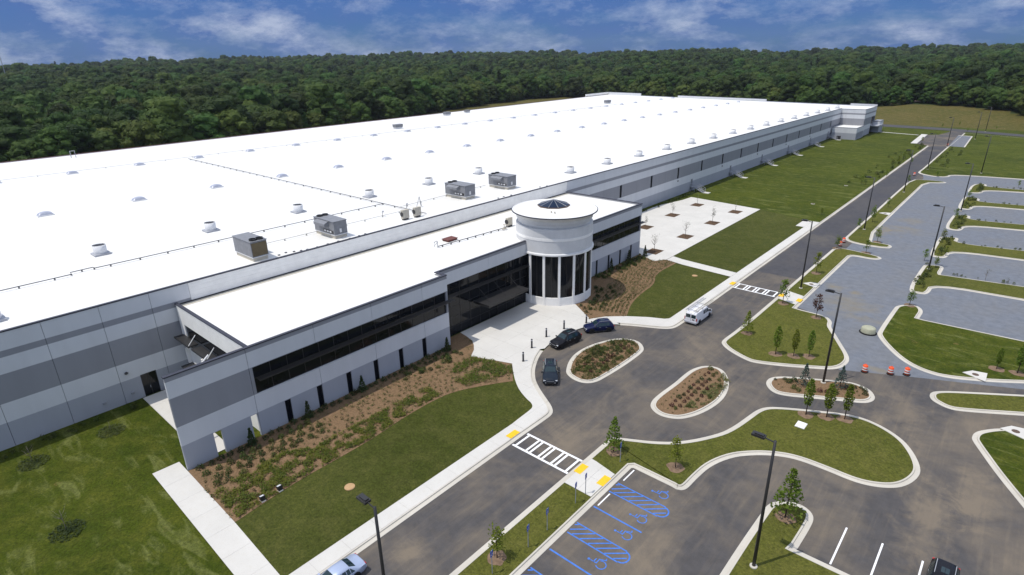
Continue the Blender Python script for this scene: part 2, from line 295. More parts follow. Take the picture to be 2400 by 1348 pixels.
m = plain('dark_glass', (0.008, 0.009, 0.011), 0.06, 0.28, 0.2, 0.3)
m = plain('blue_glass', (0.006, 0.016, 0.040), 0.15, 0.15, 0.2, 0.5)
plain('car_glass', (0.012, 0.028, 0.034), 0.05, 0.6, 0.2, 2.0)
plain('slot_glass', (0.006, 0.007, 0.010), 0.25, 0.05, 0.2, 0.3)
plain('white_paint', (0.78, 0.78, 0.78), 0.7, 0.3, 0.12, 5.0)
plain('blue_paint', (0.055, 0.16, 0.50), 0.7, 0.3, 0.18, 4.0)
plain('yellow_paint', (0.75, 0.45, 0.02), 0.7, 0.3, 0.12, 5.0)
plain('sign_blue', (0.01, 0.06, 0.36), 0.5, 0.4)
plain('orange_plastic', (0.75, 0.085, 0.015), 0.5, 0.4)
plain('white_band', (0.75, 0.74, 0.72), 0.4, 0.5)
plain('black_rubber', (0.015, 0.015, 0.015), 0.85, 0.2)
plain('alloy', (0.42, 0.43, 0.45), 0.3, 0.5, 0.1, 5, 0.6)
plain('lamp_lens', (0.62, 0.64, 0.66), 0.1, 0.6)
plain('red_lens', (0.35, 0.01, 0.01), 0.15, 0.6)
plain('bark', (0.10, 0.075, 0.055), 0.9, 0.1, 0.3, 8)
plain('pale_bark', (0.21, 0.18, 0.15), 0.9, 0.1, 0.3, 8)
plain('tan_lid', (0.42, 0.27, 0.14), 0.8, 0.2)
plain('riser_concrete', (0.34, 0.34, 0.25), 0.85, 0.2)
def paint(name, col, metal=0.0):
    m = Mat(name); m.color(col); m.rough(0.35, 0.16); m.b.inputs['Metallic'].default_value = metal
    m.b.inputs['Coat Weight'].default_value = 0.15; m.b.inputs['Coat Roughness'].default_value = 0.05; MT[name] = m.m
paint('paint_navy', (0.006, 0.010, 0.045)); paint('paint_black', (0.007, 0.007, 0.010)); paint('paint_graphite', (0.010, 0.016, 0.026))
paint('paint_silver', (0.40, 0.46, 0.60), 0.35); paint('paint_white', (0.72, 0.72, 0.74), 0.0)
def leaf(name, a, b, vary=0.5, trans=0.25):
    m = Mat(name)
    oi = m.n('ShaderNodeObjectInfo').outputs['Random']
    f = m.noise(0.8, 3, 0.6, m.obj())
    c = m.mix(m.ramp(f, [(0.32, 0.0), (0.68, 1.0)]), a, b)
    k = m.math('ADD', m.math('MULTIPLY', oi, vary), 1.0-vary*0.5)
    mul = m.n('ShaderNodeMix', data_type='RGBA', blend_type='MULTIPLY'); mul.inputs[0].default_value = 1.0
    m.l(c, mul.inputs[6])
    cc = m.n('ShaderNodeCombineColor'); m.l(k, cc.inputs[0]); m.l(k, cc.inputs[1]); m.l(k, cc.inputs[2]); m.l(cc.outputs[0], mul.inputs[7])
    hsv = m.n('ShaderNodeHueSaturation'); m.l(mul.outputs[2], hsv.inputs['Color'])
    m.l(m.math('ADD', m.math('MULTIPLY', m.math('FRACT', m.math('MULTIPLY', oi, 7.31)), 0.05), 0.475), hsv.inputs['Hue'])
    m.color(hsv.outputs[0]); m.rough(0.7, 0.2)
    tr = m.n('ShaderNodeBsdfTranslucent'); m.l(hsv.outputs[0], tr.inputs[0])
    mx = m.n('ShaderNodeMixShader'); mx.inputs[0].default_value = trans
    m.l(m.b.outputs[0], mx.inputs[1]); m.l(tr.outputs[0], mx.inputs[2]); m.l(mx.outputs[0], m.out.inputs[0])
    MT[name] = m.m
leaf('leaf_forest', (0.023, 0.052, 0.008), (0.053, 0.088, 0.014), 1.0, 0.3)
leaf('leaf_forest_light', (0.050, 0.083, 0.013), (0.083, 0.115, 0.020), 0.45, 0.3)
leaf('leaf_pine', (0.019, 0.035, 0.014), (0.030, 0.050, 0.020), 0.5)
leaf('leaf_young', (0.125, 0.180, 0.020), (0.205, 0.255, 0.036), 0.35, 0.5)
leaf('leaf_dark', (0.036, 0.056, 0.018), (0.070, 0.090, 0.027), 0.5, 0.35)
leaf('leaf_shrub', (0.056, 0.078, 0.018), (0.105, 0.122, 0.030), 0.5, 0.35)
leaf('leaf_red', (0.061, 0.022, 0.019), (0.094, 0.043, 0.029), 0.5, 0.3)
leaf('leaf_cover', (0.076, 0.119, 0.019), (0.144, 0.169, 0.024), 0.5, 0.4)
leaf('leaf_spruce', (0.040, 0.065, 0.054), (0.065, 0.097, 0.083), 0.4)
leaf('leaf_grey', (0.076, 0.079, 0.054), (0.115, 0.119, 0.079), 0.4)
leaf('leaf_dry', (0.122, 0.112, 0.045), (0.173, 0.148, 0.061), 0.5, 0.3)

# ------------------------------------------------------------------ helpers
class MB:
    def __init__(s): s.v, s.f, s.mi = [], [], []
    def add(s, vs, fs, m=0):
        o = len(s.v); s.v += [tuple(p) for p in vs]
        for f in fs: s.f.append([i+o for i in f]); s.mi.append(m)
        return s
    def box(s, x0, y0, z0, x1, y1, z1, m=0):
        vs = [(x0,y0,z0),(x1,y0,z0),(x1,y1,z0),(x0,y1,z0),(x0,y0,z1),(x1,y0,z1),(x1,y1,z1),(x0,y1,z1)]
        return s.add(vs, [(3,2,1,0),(4,5,6,7),(0,1,5,4),(1,2,6,5),(2,3,7,6),(3,0,4,7)], m)
    def prism(s, poly, z0, z1, m=0, bottom=True):
        n = len(poly)
        if area(poly) < 0: poly = poly[::-1]
        vs = [(x, y, z0) for x, y in poly] + [(x, y, z1) for x, y in poly]
        fs = [list(range(n, 2*n))] + [(i, (i+1) % n, n+(i+1) % n, n+i) for i in range(n)]
        if bottom: fs.append(list(range(n-1, -1, -1)))
        return s.add(vs, fs, m)
    def sheet(s, poly, z, m=0):
        if area(poly) < 0: poly = poly[::-1]
        return s.add([(x, y, z) for x, y in poly], [list(range(len(poly)))], m)
    def lathe(s, prof, n=16, c=(0, 0), m=0, a0=0.0, a1=2*math.pi, caps=True):
        full = abs(a1-a0-2*math.pi) < 1e-6
        k = n if full else n+1
        vs = []
        for r, z in prof:
            for i in range(k):
                a = a0+(a1-a0)*i/n
                vs.append((c[0]+r*math.cos(a), c[1]+r*math.sin(a), z))
        fs = []
        for j in range(len(prof)-1):
            for i in range(n):
                i2 = (i+1) % k if full else i+1
                fs.append((j*k+i, j*k+i2, (j+1)*k+i2, (j+1)*k+i))
        if full and caps:
            fs.append(list(range(k-1, -1, -1))); fs.append([(len(prof)-1)*k+i for i in range(k)])
        return s.add(vs, fs, m)
    def tube(s, pts, rad, n=6, m=0):
        pts = [Vector(p) for p in pts]
        if isinstance(rad, (int, float)): rad = [rad]*len(pts)
        vs = []; fs = []
        for j, p in enumerate(pts):
            d = (pts[min(j+1, len(pts)-1)]-pts[max(j-1, 0)]).normalized()
            a = d.cross(Vector((0, 0, 1)))
            if a.length < 1e-3: a = d.cross(Vector((1, 0, 0)))
            a.normalize(); b = d.cross(a)
            for i in range(n):
                t = 2*math.pi*i/n
                q = p + (a*math.cos(t)+b*math.sin(t))*rad[j]; vs.append(q)
        for j in range(len(pts)-1):
            for i in range(n):
                fs.append((j*n+i, j*n+(i+1) % n, (j+1)*n+(i+1) % n, (j+1)*n+i))
        fs.append(list(range(n-1, -1, -1))); fs.append([(len(pts)-1)*n+i for i in range(n)])
        return s.add(vs, fs, m)
    def mesh(s, name, mats, smooth=False):
        me = bpy.data.meshes.new(name)
        me.from_pydata(s.v, [], s.f)
        if isinstance(mats, str): mats = [mats]
        for q in mats: me.materials.append(MT[q])
        if len(mats) > 1: me.polygons.foreach_set('material_index', s.mi)
        if smooth: me.polygons.foreach_set('use_smooth', [True]*len(me.polygons))
        me.update(); return me
    def build(s, name, mats, parent=None, loc=(0, 0, 0), rz=0, smooth=False):
        o = bpy.data.objects.new(name, s.mesh(name, mats, smooth))
        COL.objects.link(o); o.location = loc; o.rotation_euler = (0, 0, rz)
        if parent: o.parent = parent
        return o
def area(p):
    return 0.5*sum(p[i][0]*p[(i+1) % len(p)][1]-p[(i+1) % len(p)][0]*p[i][1] for i in range(len(p)))
def inst(name, me, parent=None, loc=(0, 0, 0), rz=0, sc=(1, 1, 1)):
    o = bpy.data.objects.new(name, me); COL.objects.link(o)
    o.location = loc; o.rotation_euler = (0, 0, rz); o.scale = sc
    if parent: o.parent = parent
    return o
def empty(name, loc=(0, 0, 0), rz=0):
    o = bpy.data.objects.new(name, None); COL.objects.link(o); o.location = loc; o.rotation_euler = (0, 0, rz)
    o.empty_display_size = 0.3
    return o
def tag(o, label, cat, group=None, kind=None):
    o['label'] = label; o['category'] = cat
    if group: o['group'] = group
    if kind: o['kind'] = kind
    return o
def struct(o):
    o['kind'] = 'structure'; return o
ORD = ['first', 'second', 'third', 'fourth', 'fifth', 'sixth', 'seventh', 'eighth', 'ninth', 'tenth', 'eleventh', 'twelfth', 'thirteenth', 'fourteenth', 'fifteenth', 'sixteenth', 'seventeenth', 'eighteenth', 'nineteenth', 'twentieth', 'twenty-first', 'twenty-second', 'twenty-third', 'twenty-fourth', 'twenty-fifth']
def chaikin(p, it=2, closed=True):
    for _ in range(it):
        q = []
        n = len(p)
        rng = range(n) if closed else range(n-1)
        if not closed: q.append(p[0])
        for i in rng:
            a, b = p[i], p[(i+1) % n]
            q.append((a[0]*.75+b[0]*.25, a[1]*.75+b[1]*.25)); q.append((a[0]*.25+b[0]*.75, a[1]*.25+b[1]*.75))
        if not closed: q.append(p[-1])
        p = q
    return p
def dedupe(p, eps=0.02):
    q = []
    for a in p:
        if not q or math.hypot(a[0]-q[-1][0], a[1]-q[-1][1]) > eps: q.append(a)
    return q
def offset(p, d, closed=True):
    """shift a counter-clockwise polygon inwards (or an open line to its left) by d"""
    n = len(p); out = []
    for i in range(n):
        if closed: a, b, c = p[i-1], p[i], p[(i+1) % n]
        else: a, b, c = p[max(i-1, 0)], p[i], p[min(i+1, n-1)]
        def nrm(u, v):
            x, y = v[0]-u[0], v[1]-u[1]; l = math.hypot(x, y) or 1
            return (-y/l, x/l)
        n1 = nrm(a, b) if a != b else nrm(b, c); n2_ = nrm(b, c) if b != c else n1
        mx, my = n1[0]+n2_[0], n1[1]+n2_[1]; l2 = mx*mx+my*my
        k = 2*d/l2 if l2 > 0.5 else d*1.6
        out.append((b[0]+mx*k, b[1]+my*k))
    return out
def inside(p, x, y):
    c = False; n = len(p); j = n-1
    for i in range(n):
        if (p[i][1] > y) != (p[j][1] > y) and x < (p[j][0]-p[i][0])*(y-p[i][1])/(p[j][1]-p[i][1])+p[i][0]: c = not c
        j = i
    return c
def clip(poly, ax, val, keep_less):
    out = []; n = len(poly)
    for i in range(n):
        a, b = poly[i], poly[(i+1) % n]
        ia = (a[ax] <= val) == keep_less or a[ax] == val; ib = (b[ax] <= val) == keep_less or b[ax] == val
        if ia: out.append(a)
        if ia != ib:
            t = (val-a[ax])/(b[ax]-a[ax])
            out.append((a[0]+(b[0]-a[0])*t, a[1]+(b[1]-a[1])*t))
    return out
KERB = [(0.0, -0.03), (0.0, 0.022), (0.42, 0.034), (0.455, 0.145), (0.60, 0.15), (0.60, 0.05)]
def kerb(line, closed=True, name='kerb', flip=False, prof=KERB):
    if closed and area(line) < 0: line = line[::-1]
    if flip: line = line[::-1]
    b = MB(); n = len(line); k = len(prof)
    for d, z in prof:
        b.v += [(x, y, z) for x, y in offset(line, d, closed)]
    for j in range(k-1):
        for i in range(n if closed else n-1):
            i2 = (i+1) % n
            b.f.append([j*n+i, j*n+i2, (j+1)*n+i2, (j+1)*n+i]); b.mi.append(0)
    if not closed:
        b.f.append([j*n for j in range(k)]); b.mi.append(0); b.f.append([j*n+n-1 for j in range(k-1, -1, -1)]); b.mi.append(0)
    return struct(b.build(name, 'kerb_concrete'))
def slabs(name, poly, sx, sy, z, origin=(0, 0), gap=0.007, mat='concrete'):
    base = MB().sheet(poly, z-0.02).build(name, 'joint_concrete'); struct(base)
    xs = [p[0] for p in poly]; ys = [p[1] for p in poly]
    i0 = math.floor((min(xs)-origin[0])/sx); i1 = math.ceil((max(xs)-origin[0])/sx)
    j0 = math.floor((min(ys)-origin[1])/sy); j1 = math.ceil((max(ys)-origin[1])/sy)
    for i in range(i0, i1):
        for j in range(j0, j1):
            x0, y0 = origin[0]+i*sx, origin[1]+j*sy
            c = clip(poly, 0, x0+gap, False)
            if len(c) > 2: c = clip(c, 0, x0+sx-gap, True)
            if len(c) > 2: c = clip(c, 1, y0+gap, False)
            if len(c) > 2: c = clip(c, 1, y0+sy-gap, True)
            c = dedupe(c) if len(c) > 2 else c
            if len(c) > 2 and math.hypot(c[0][0]-c[-1][0], c[0][1]-c[-1][1]) < 0.02: c = c[:-1]
            if len(c) > 2 and abs(area(c)) > 0.04:
                MB().prism(c, z-0.018, z+random.uniform(-.002, .002), 0, False).build('slab', mat, base)
    return base
# ================================================================== SETTING
def sstep(a, b, x):
    t = max(0.0, min(1.0, (x-a)/(b-a))); return t*t*(3-2*t)
EDGE = [(-285, -400), (-290, 100), (-318, 220), (-362, 330), (-384, 400), (-392, 500), (-330, 540), (-220, 486), (-120, 470), (-60, 484), (-25, 462), (-4, 430), (25, 405), (400, 380)]
SITE = EDGE + [(400, -400)]
def dist_edge(x, y):
    best = 1e9
    for (ax, ay), (bx, by) in zip(EDGE[:-1], EDGE[1:]):
        dx, dy = bx-ax, by-ay
        t = max(0, min(1, ((x-ax)*dx+(y-ay)*dy)/(dx*dx+dy*dy)))
        best = min(best, math.hypot(x-ax-t*dx, y-ay-t*dy))
    return best
RIDGE = [(-180, 23.1), (-80.7, 23.1), (-78.3, 22.4), (-75.7, 24.4), (-74.0, 26.1), (-72.8, 32.6), (-71.7, 33.9), (-70.5, 31.6), (-69.6, 25.6), (-68.1, 30.4), (-65.2, 35.7), (-62.8, 35.7), (-60.1, 36.5), (-58.0, 37.5), (-54.7, 34.0), (-51.3, 40.6), (-49.1, 33.4), (-46.4, 40.4), (-41.3, 39.9), (-38.2, 41.4), (-34.7, 29.2), (-31.7, 32.7), (-28.0, 32.6), (-22.6, 33.4), (-19.5, 25.6), (-17.5, 23.5), (-15.0, 29.4), (-12.9, 28.9), (-10.0, 27.8), (-6.0, 28.4), (-2.3, 24.0), (180, 24.0)]
def ridge(a):
    for (a0, h0), (a1, h1) in zip(RIDGE[:-1], RIDGE[1:]):
        if a0 <= a <= a1: return h0+(h1-h0)*(a-a0)/(a1-a0)
    return 22
def height(x, y):
    h = -0.06
    bank = sstep(402, 470, y)*5.0*sstep(-110, -70, x)*(1-sstep(200, 300, x))
    h += bank
    if not inside(SITE, x, y):
        d = dist_edge(x, y)
        az = math.degrees(math.atan2(x, y))
        rise = ridge(az)*(0.35*min(1, d/1500)+0.65*sstep(0, 1550, d))
        nz = (0.2+ridge(az)/55)*(1-.75*sstep(900, 1500, d))
        h += rise + nz*noise.noise(Vector((x*.0062, y*.0062, 3)))*8*sstep(40, 260, d) + nz*noise.noise(Vector((x*.0024, y*.0024, 9)))*13*sstep(200, 900, d)
        h -= 40*sstep(1900, 3400, d)
    return h
def axis(lo, hi):
    v = []; x = 0.0
    while x < hi:
        v.append(x); x += 18 if x < 700 else (40 if x < 2600 else 900)
    v.append(hi); x = -16.0
    while x > lo:
        v.append(x); x -= 18 if x > -700 else (40 if x > -2600 else 900)
    v.append(lo); return sorted(set(v))
gx = axis(-9000, 9000); gy = axis(-6000, 9000)
gb = MB()
for y in gy:
    for x in gx: gb.v.append((x, y, height(x, y)))
nx = len(gx)
for j in range(len(gy)-1):
    for i in range(nx-1):
        gb.f.append([j*nx+i, j*nx+i+1, (j+1)*nx+i+1, (j+1)*nx+i])
        cxm, cym = (gx[i]+gx[i+1])/2, (gy[j]+gy[j+1])/2
        if -105 < cxm < 15 and 512 < cym < 620: gb.mi.append(3)
        elif not inside(SITE, cxm, cym) and dist_edge(cxm, cym) > 8: gb.mi.append(1)
        elif cym > 396 or cxm < -225: gb.mi.append(2)
        else: gb.mi.append(0)
plain('cleared_soil', (0.12, 0.088, 0.060), 0.95, 0.1, 0.4, 0.1)
plain('forest_floor', (0.028, 0.040, 0.012), 0.95, 0.1, 0.4, 0.3)
struct(gb.build('ground', ['field_grass', 'forest_floor', 'meadow_grass', 'cleared_soil'], smooth=True))

I = D['I']
we = [(-34.6, -80.0), (-34.6, 20.0)] + D['west_edge'][:1]
curve = [(-34.66, 44.25), (-34.68, 45.2), (-35.0, 46.0), (-35.9, 46.8), (-36.9, 47.4), (-38.12, 48.13), (-39.62, 49.08), (-41.1, 50.2), (-42.6, 51.9), (-43.7, 53.6), (-44.8, 55.7), (-45.5, 57.8), (-45.9, 60.2), (-45.9, 63.0), (-45.5, 65.6), (-44.6, 68.0), (-43.0, 69.9), (-41.2, 71.2), (-39.4, 72.2), (-37.62, 73.0), (-35.6, 74.0), (-34.75, 74.9), (-34.5, 76.0), (-34.45, 77.5)]
west_line = dedupe(we + chaikin(curve, 2, False) + [(-34.4, 90), (-34.5, 150), (-34.7, 230), (-35.0, 311.3)])
road_poly = west_line + [(-40.2, 316.0), (-41.5, 354.0), (-37.3, 356.7), (-34.8, 372.0), (-34.8, 380.0), (-28.5, 380.0), (-28.5, 314.0), (-28.2, 250.0), (-24.5, 240.0), (-24.5, 96.0), (60.0, 96.0), (60.0, -80.0)]
struct(MB().sheet(road_poly, 0.0).build('road', 'asphalt'))
# darker new paving of the northern drive and of the drop-off loop
struct(MB().sheet([(-34.2, 108), (-34.2, 311), (-28.6, 314), (-28.2, 250), (-27.3, 234), (-27.0, 108)], 0.005).build('road', 'fresh_asphalt'))
gravel = [(-12.6, 77.1), (-3.8, 81.5), (0, 83.2), (60, 112), (60, 249), (-0.66, 242.9), (-18.8, 239.6), (-26.5, 236), (-25.0, 228), (-25.0, 95.5), (-18, 93)]
struct(MB().sheet(gravel, 0.007).build('gravel_lot', 'gravel'))
struct(MB().sheet([(-28.4, 313.6), (-23.1, 313.2), (-24.3, 355.2), (-29.6, 357.0)], 0.14).build('parking_bay', 'gravel'))
for q in ([(-23.1, 313.2), (-22.6, 313.2), (-23.8, 355.6), (-24.3, 355.2)], [(-24.3, 355.2), (-23.8, 355.6), (-24.2, 356.4), (-29.6, 357.8), (-29.6, 357.0)]): struct(MB().prism(q, 0.1, 0.2).build('kerb', 'kerb_concrete'))
cn = [(-220, 412), (-110, 402), (-69, 395.5), (-39.5, 391.0), (-5.9, 377.5), (60, 352)]; cs = [(60, 342), (-5.5, 367.0), (-33.8, 378.1), (-61.9, 381.7), (-110, 388), (-220, 398)]
struct(MB().sheet(cn+cs, 0.012).build('cross_road', 'fresh_asphalt'))

kw = [p for p in west_line if p[1] <= 57.4]; ke = [p for p in west_line if p[1] >= 71.0]
kerb(kw, False); kerb(ke, False)
in_w = offset(west_line, 0.58, False)
# west lawns
struct(MB().sheet([(-250, -80), (in_w[0][0], -80)] + [p for p in in_w if p[1] > -79 and p[1] < 311] + [(-43, 312), (-46, 356), (-66, 380), (-250, 396)], 0.06).build('lawn', 'field_grass'))
sod_w = [(-45.9, 13.9), (-37.0, 13.7)] + [p for p in D['walk_in'][:8]] + D['bed_w_arc'][::-1][:-1]
struct(MB().sheet([(-45.95, 13.7), (-36.95, 13.6), (-36.95, 41.0)] + chaikin([(-37.0, 42.2), (-37.1, 44.1), (-37.3, 45.1), (-38.0, 45.7), (-38.9, 46.0), (-40.8, 46.9), (-42.5, 48.0), (-43.0, 48.3)], 2, False) + chaikin(D['bed_w_arc'][::-1], 2, False), 0.10).build('lawn', 'sod_grass'))
bed_e_line = D['bed_e']
struct(MB().sheet([(-42.3, 74.2), (-39.5, 76.0), (-37.2, 77.1), (-36.75, 77.8), (-36.7, 82), (-36.7, 101.4), (-46.6, 102.3), (-48.0, 102.4)] + chaikin([(-48.2, 94.3), (-45.7, 89.7), (-45.3, 84.0), (-44.3, 79.0), (-42.7, 75.3)], 2, False), 0.10).build('lawn', 'sod_grass'))
struct(MB().sheet([(-50.5, 105.9), (-48.0, 105.3), (-36.6, 104.2), (-36.7, 151), (-50.7, 155.5)], 0.10).build('lawn', 'sod_grass'))
# planting beds
bed_w = [(-56.5, 14.0), (-45.95, 13.85)] + chaikin(D['bed_w_arc'], 2, False)[1:] + [(-46.1, 51.35), (-51.8, 49.3), (-52.8, 50.9), (-53.9, 52.0), (-55.0, 52.8), (-56.6, 53.3), (-58.3, 53.6), (-58.3, 50.1), (-56.5, 50.1)]
struct(MB().sheet(bed_w, 0.115).build('planting_bed', 'mulch'))
bed_e = [(-51.5, 73.2), (-46.5, 70.0), (-46.3, 69.6), (-44.7, 72.1)] + [(-42.3, 74.3)] + chaikin([(-42.7, 75.3), (-44.3, 79.0), (-45.3, 84.0), (-45.7, 89.7), (-48.2, 94.3), (-48.0, 102.4)], 2, False) + [(-50.5, 103.2), (-52.1, 100.8), (-55.8, 102.6), (-56.4, 102.6), (-56.4, 78)]
struct(MB().sheet(bed_e, 0.115).build('planting_bed', 'mulch'))
# paving in slabs
kin = offset(west_line, 0.60, False)
Z = 0.15
slabs('sidewalk', [(-36.9, -60), (-35.22, -60), (-35.22, 41.0), (-36.9, 41.0)], 1.7, 3.05, Z, (-36.92, -60.5))
curve_in = chaikin([(-36.9, 41.02), (-37.0, 42.2), (-37.1, 44.1), (-37.25, 45.0), (-37.9, 45.6), (-38.9, 45.9), (-40.8, 46.8), (-42.5, 48.0), (-44.3, 49.6), (-46.05, 51.36)], 1, False)
outer_s = [p for p in kin if 41.02 < p[1] < 57.4 and p[0] < -35.0]
outer_p = [p for p in west_line if 57.1 <= p[1] <= 71.3]
outer_n = [p for p in kin if 71.2 < p[1] < 78.0 and p[0] < -34.9]
plaza = curve_in + [(-51.78, 49.32), (-52.8, 50.93), (-53.88, 51.98), (-55.0, 52.8), (-56.63, 53.28), (-58.3, 53.6), (-58.3, 70.0), (-57.5, 72.0), (-51.5, 73.3), (-46.5, 70.05), (-46.27, 69.6), (-44.73, 72.1), (-42.25, 74.3), (-39.46, 76.1), (-37.21, 77.1), (-36.8, 77.6), (-36.72, 77.99), (-35.04, 77.99)] + outer_n[::-1] + outer_p[::-1] + outer_s[::-1] + [(-35.22, 41.02)]
slabs('plaza', dedupe(plaza), 3.6, 3.6, Z, (-58.3, 41))
slabs('sidewalk', [(-36.7, 78.0), (-35.02, 78.0), (-35.12, 151.0), (-36.75, 151.0)], 1.74, 3.05, Z, (-36.76, 77.9))
slabs('sidewalk', [(-36.77, 144.5), (-36.77, 151.0), (-38.6, 151.0), (-38.6, 144.5)], 2.0, 3.2, Z, (-38.7, 144.4))
slabs('footpath', [(-50.4, 105.95), (-48, 105.3), (-36.75, 104.2), (-36.75, 101.5), (-46.57, 102.3), (-50.4, 103.1)], 2.5, 9, Z, (-50.5, 100))
tp = [(-71.4, 158.4), (-50.8, 155.5), (-50.5, 105.95), (-50.5, 103.15), (-52.1, 100.8), (-55.76, 102.6), (-56.5, 103.4), (-71.0, 103.6), (-73.3, 118), (-74.0, 143.0), (-71.7, 153.5)]
slabs('tree_plaza', tp, 4.4, 4.4, Z, (-72, 102.5))
slabs('sidewalk', [(-58.8, 11.5), (-58.7, 14.0), (-56.2, 13.98), (-45.9, 13.86), (-36.95, 13.56), (-36.95, 11.2), (-40.4, 11.2)], 3.3, 2.9, Z, (-59, 11.18))
slabs('footpath', [(-75.2, 16.0), (-75.2, 18.6), (-57.2, 18.6), (-57.2, 16.0)], 3.0, 2.5, Z, (-75.2, 16.05))
# east road verge: strip, ramp and teardrop island in one kerb run
tear = chaikin(I['teardrop'], 2, False)
edge_strip = [(-22.95, -80), (-22.95, 43.0), (-22.8, 43.15), (-18.6, 43.1)]
east = [(-27.25, -80), (-27.25, 45.0)]
loop = east + tear + edge_strip[::-1]
loop = dedupe(loop)
kerb(loop[::-1] if area(loop) < 0 else loop)
lo_in = offset(loop[::-1] if area(loop) < 0 else loop, 0.59)
struct(MB().sheet(lo_in, 0.125).build('lawn', 'verge_grass'))
slabs('ramp', [(-26.67, 36.9), (-23.6, 36.9), (-23.6, 41.0), (-26.67, 41.6)], 1.55, 2.3, 0.158, (-26.7, 36.9))
def island(key, smooth=2, mat='verge_grass', ext=None, name='lawn'):
    p = list(I[key]) + (ext or [])
    if area(p) < 0: p = p[::-1]
    q = dedupe(chaikin(p, smooth)) if smooth else p
    kerb(q); inn = offset(q, 0.59)
    struct(MB().sheet(inn, 0.125 if name == 'lawn' else 0.128).build(name, mat)); return inn
PL = {}
for k in ('planter_w', 'planter_m', 'planter_e'): PL[k] = island(k, 2, 'mulch', None, 'planting_bed')
def half(key, ext, extra=None, mat='verge_grass'):
    """island that runs out of the picture: smoothed traced line closed by far points"""
    q = dedupe(chaikin(I[key], 2, False)) + (extra or []) + ext
    if area(q) < 0: q = q[::-1]
    kerb(q); inn = offset(q, 0.59)
    struct(MB().sheet(inn, 0.125).build('lawn', mat)); return inn
half('south_pen', [(60, 45), (60, -80), (-11.05, -80)], [(-7.3, 42.7), (-3.3, 42.75)])
half('se_lawn', [(60, 112), (60, -30), (30, 20)], None, 'field_grass')
half('e_strip', [(60, 114), (60, 119)])
half('ne_lawn', [(-6.8, 101.6), (4.8, 102.0), (60, 130), (60, 124)], None, 'field_grass')
tri = dedupe(chaikin(I['triangle'][1:-1], 2, False))
loop2 = [(-27.1, 131.0)] + [(-27.1, 97)] + tri + [(-23.0, 94.2), (-23.0, 125.6)] + chaikin([(-23.0, 127.5), (-22.6, 128.5), (-19.5, 128.2), (-18.2, 129.0), (-17.9, 130.3), (-18.9, 131.4), (-24.0, 132.6), (-26.3, 132.6)], 2, False)
if area(loop2) < 0: loop2 = loop2[::-1]
kerb(loop2); struct(MB().sheet(offset(loop2, .59), 0.125).build('lawn', 'verge_grass'))
slabs('ramp', [(-26.5, 96.3), (-23.6, 95.4), (-23.6, 99.9), (-26.5, 100.8)], 1.5, 2.4, 0.158, (-26.7, 95))
island('strip_b', 1); 
half('far_lawn', [(-28.5, 370), (-5.5, 362), (60, 338), (60, 247)], None, 'field_grass')
for k, (ya, yb) in (('r1', (124, 131.5)), ('r2', (149.5, 157.5)), ('r3', (176, 183)), ('r4', (200, 207)), ('r5', (224, 229))):
    island(k, 1, 'verge_grass') if False else half(k, [(60, yb), (60, ya)])
struct(MB().prism([(-42.6, 316.2), (-44.0, 354.5), (-41.5, 354.0), (-40.2, 316.2)], 0.0, 0.14).build('sidewalk', 'concrete'))
struct(MB().sheet([(-66.4, 354.6), (-66.4, 356.2), (-44.5, 350.4), (-44.5, 349.0)], 0.12).build('footpath', 'concrete'))
# inlets: concrete aprons with a round lid
for i, (x, y) in enumerate(D['inlets']):
    t = tag(empty('storm_inlet', (x, y, 0.12)), ['concrete storm inlet beside the lamp post on the planted verge', 'small pale storm inlet on the far verge strip', 'pale concrete storm inlet in the lawn behind the orange barrels', 'concrete storm inlet at the corner of the right hand lawn'][i], 'storm drain')
    MB().prism([(-1.5, -.3), (0.9, -1.3), (0.9, 1.3), (-.6, 1.0)], 0.0, 0.06).build('apron', 'concrete', t)
    MB().lathe([(.36, 0.06), (.36, .085), (.3, .09)], 14, (-.2, 0)).build('lid', 'brown_panel', t)
# mulch rings under the young trees
def ring(x, y, r, z, mat='bare_soil'):
    p = [(x+r*random.uniform(.8, 1.15)*math.cos(a*math.pi/7), y+r*random.uniform(.8, 1.15)*math.sin(a*math.pi/7)) for a in range(14)]
    struct(MB().sheet(chaikin(p, 1), z).build('mulch_ring', mat))
# painted markings (parts of the road)
MARK = bpy.data.objects['road']
def mark(b, mat, name): return b.build(name, mat, MARK)
def line(a, b, w, mat='white_paint', name='marking_line', z=0.012):
    d = Vector((b[0]-a[0], b[1]-a[1])); n = Vector((-d.y, d.x)).normalized()*w/2
    return mark(MB().sheet([(a[0]+n.x, a[1]+n.y), (a[0]-n.x, a[1]-n.y), (b[0]-n.x, b[1]-n.y), (b[0]+n.x, b[1]+n.y)], z), mat, name)
for y0, y1 in ((38.3, 40.75), (97.0, 99.4)):
    line((-34.5, y0), (-27.3, y0), 0.26); line((-34.5, y1), (-27.3, y1), 0.26)
    for x in (-34.15, -32.75, -32.25, -31.15, -30.65, -29.5, -29.0, -27.65):
        line((x, y0+.13), (x, y1-.13), 0.24)
for x in (-4.79, -2.09, 0.72, 3.45, 6.2): line((x, 42.9), (x, 48.0), 0.14)
line((-22.57, 40.9), (-22.57, 42.9), 0.13); line((-22.57, 36.5), (-22.57, 38.5), 0.13)
for y in (36.15, 29.65, 23.1): line((-22.8, y), (-17.9, y), 0.16, 'blue_paint')
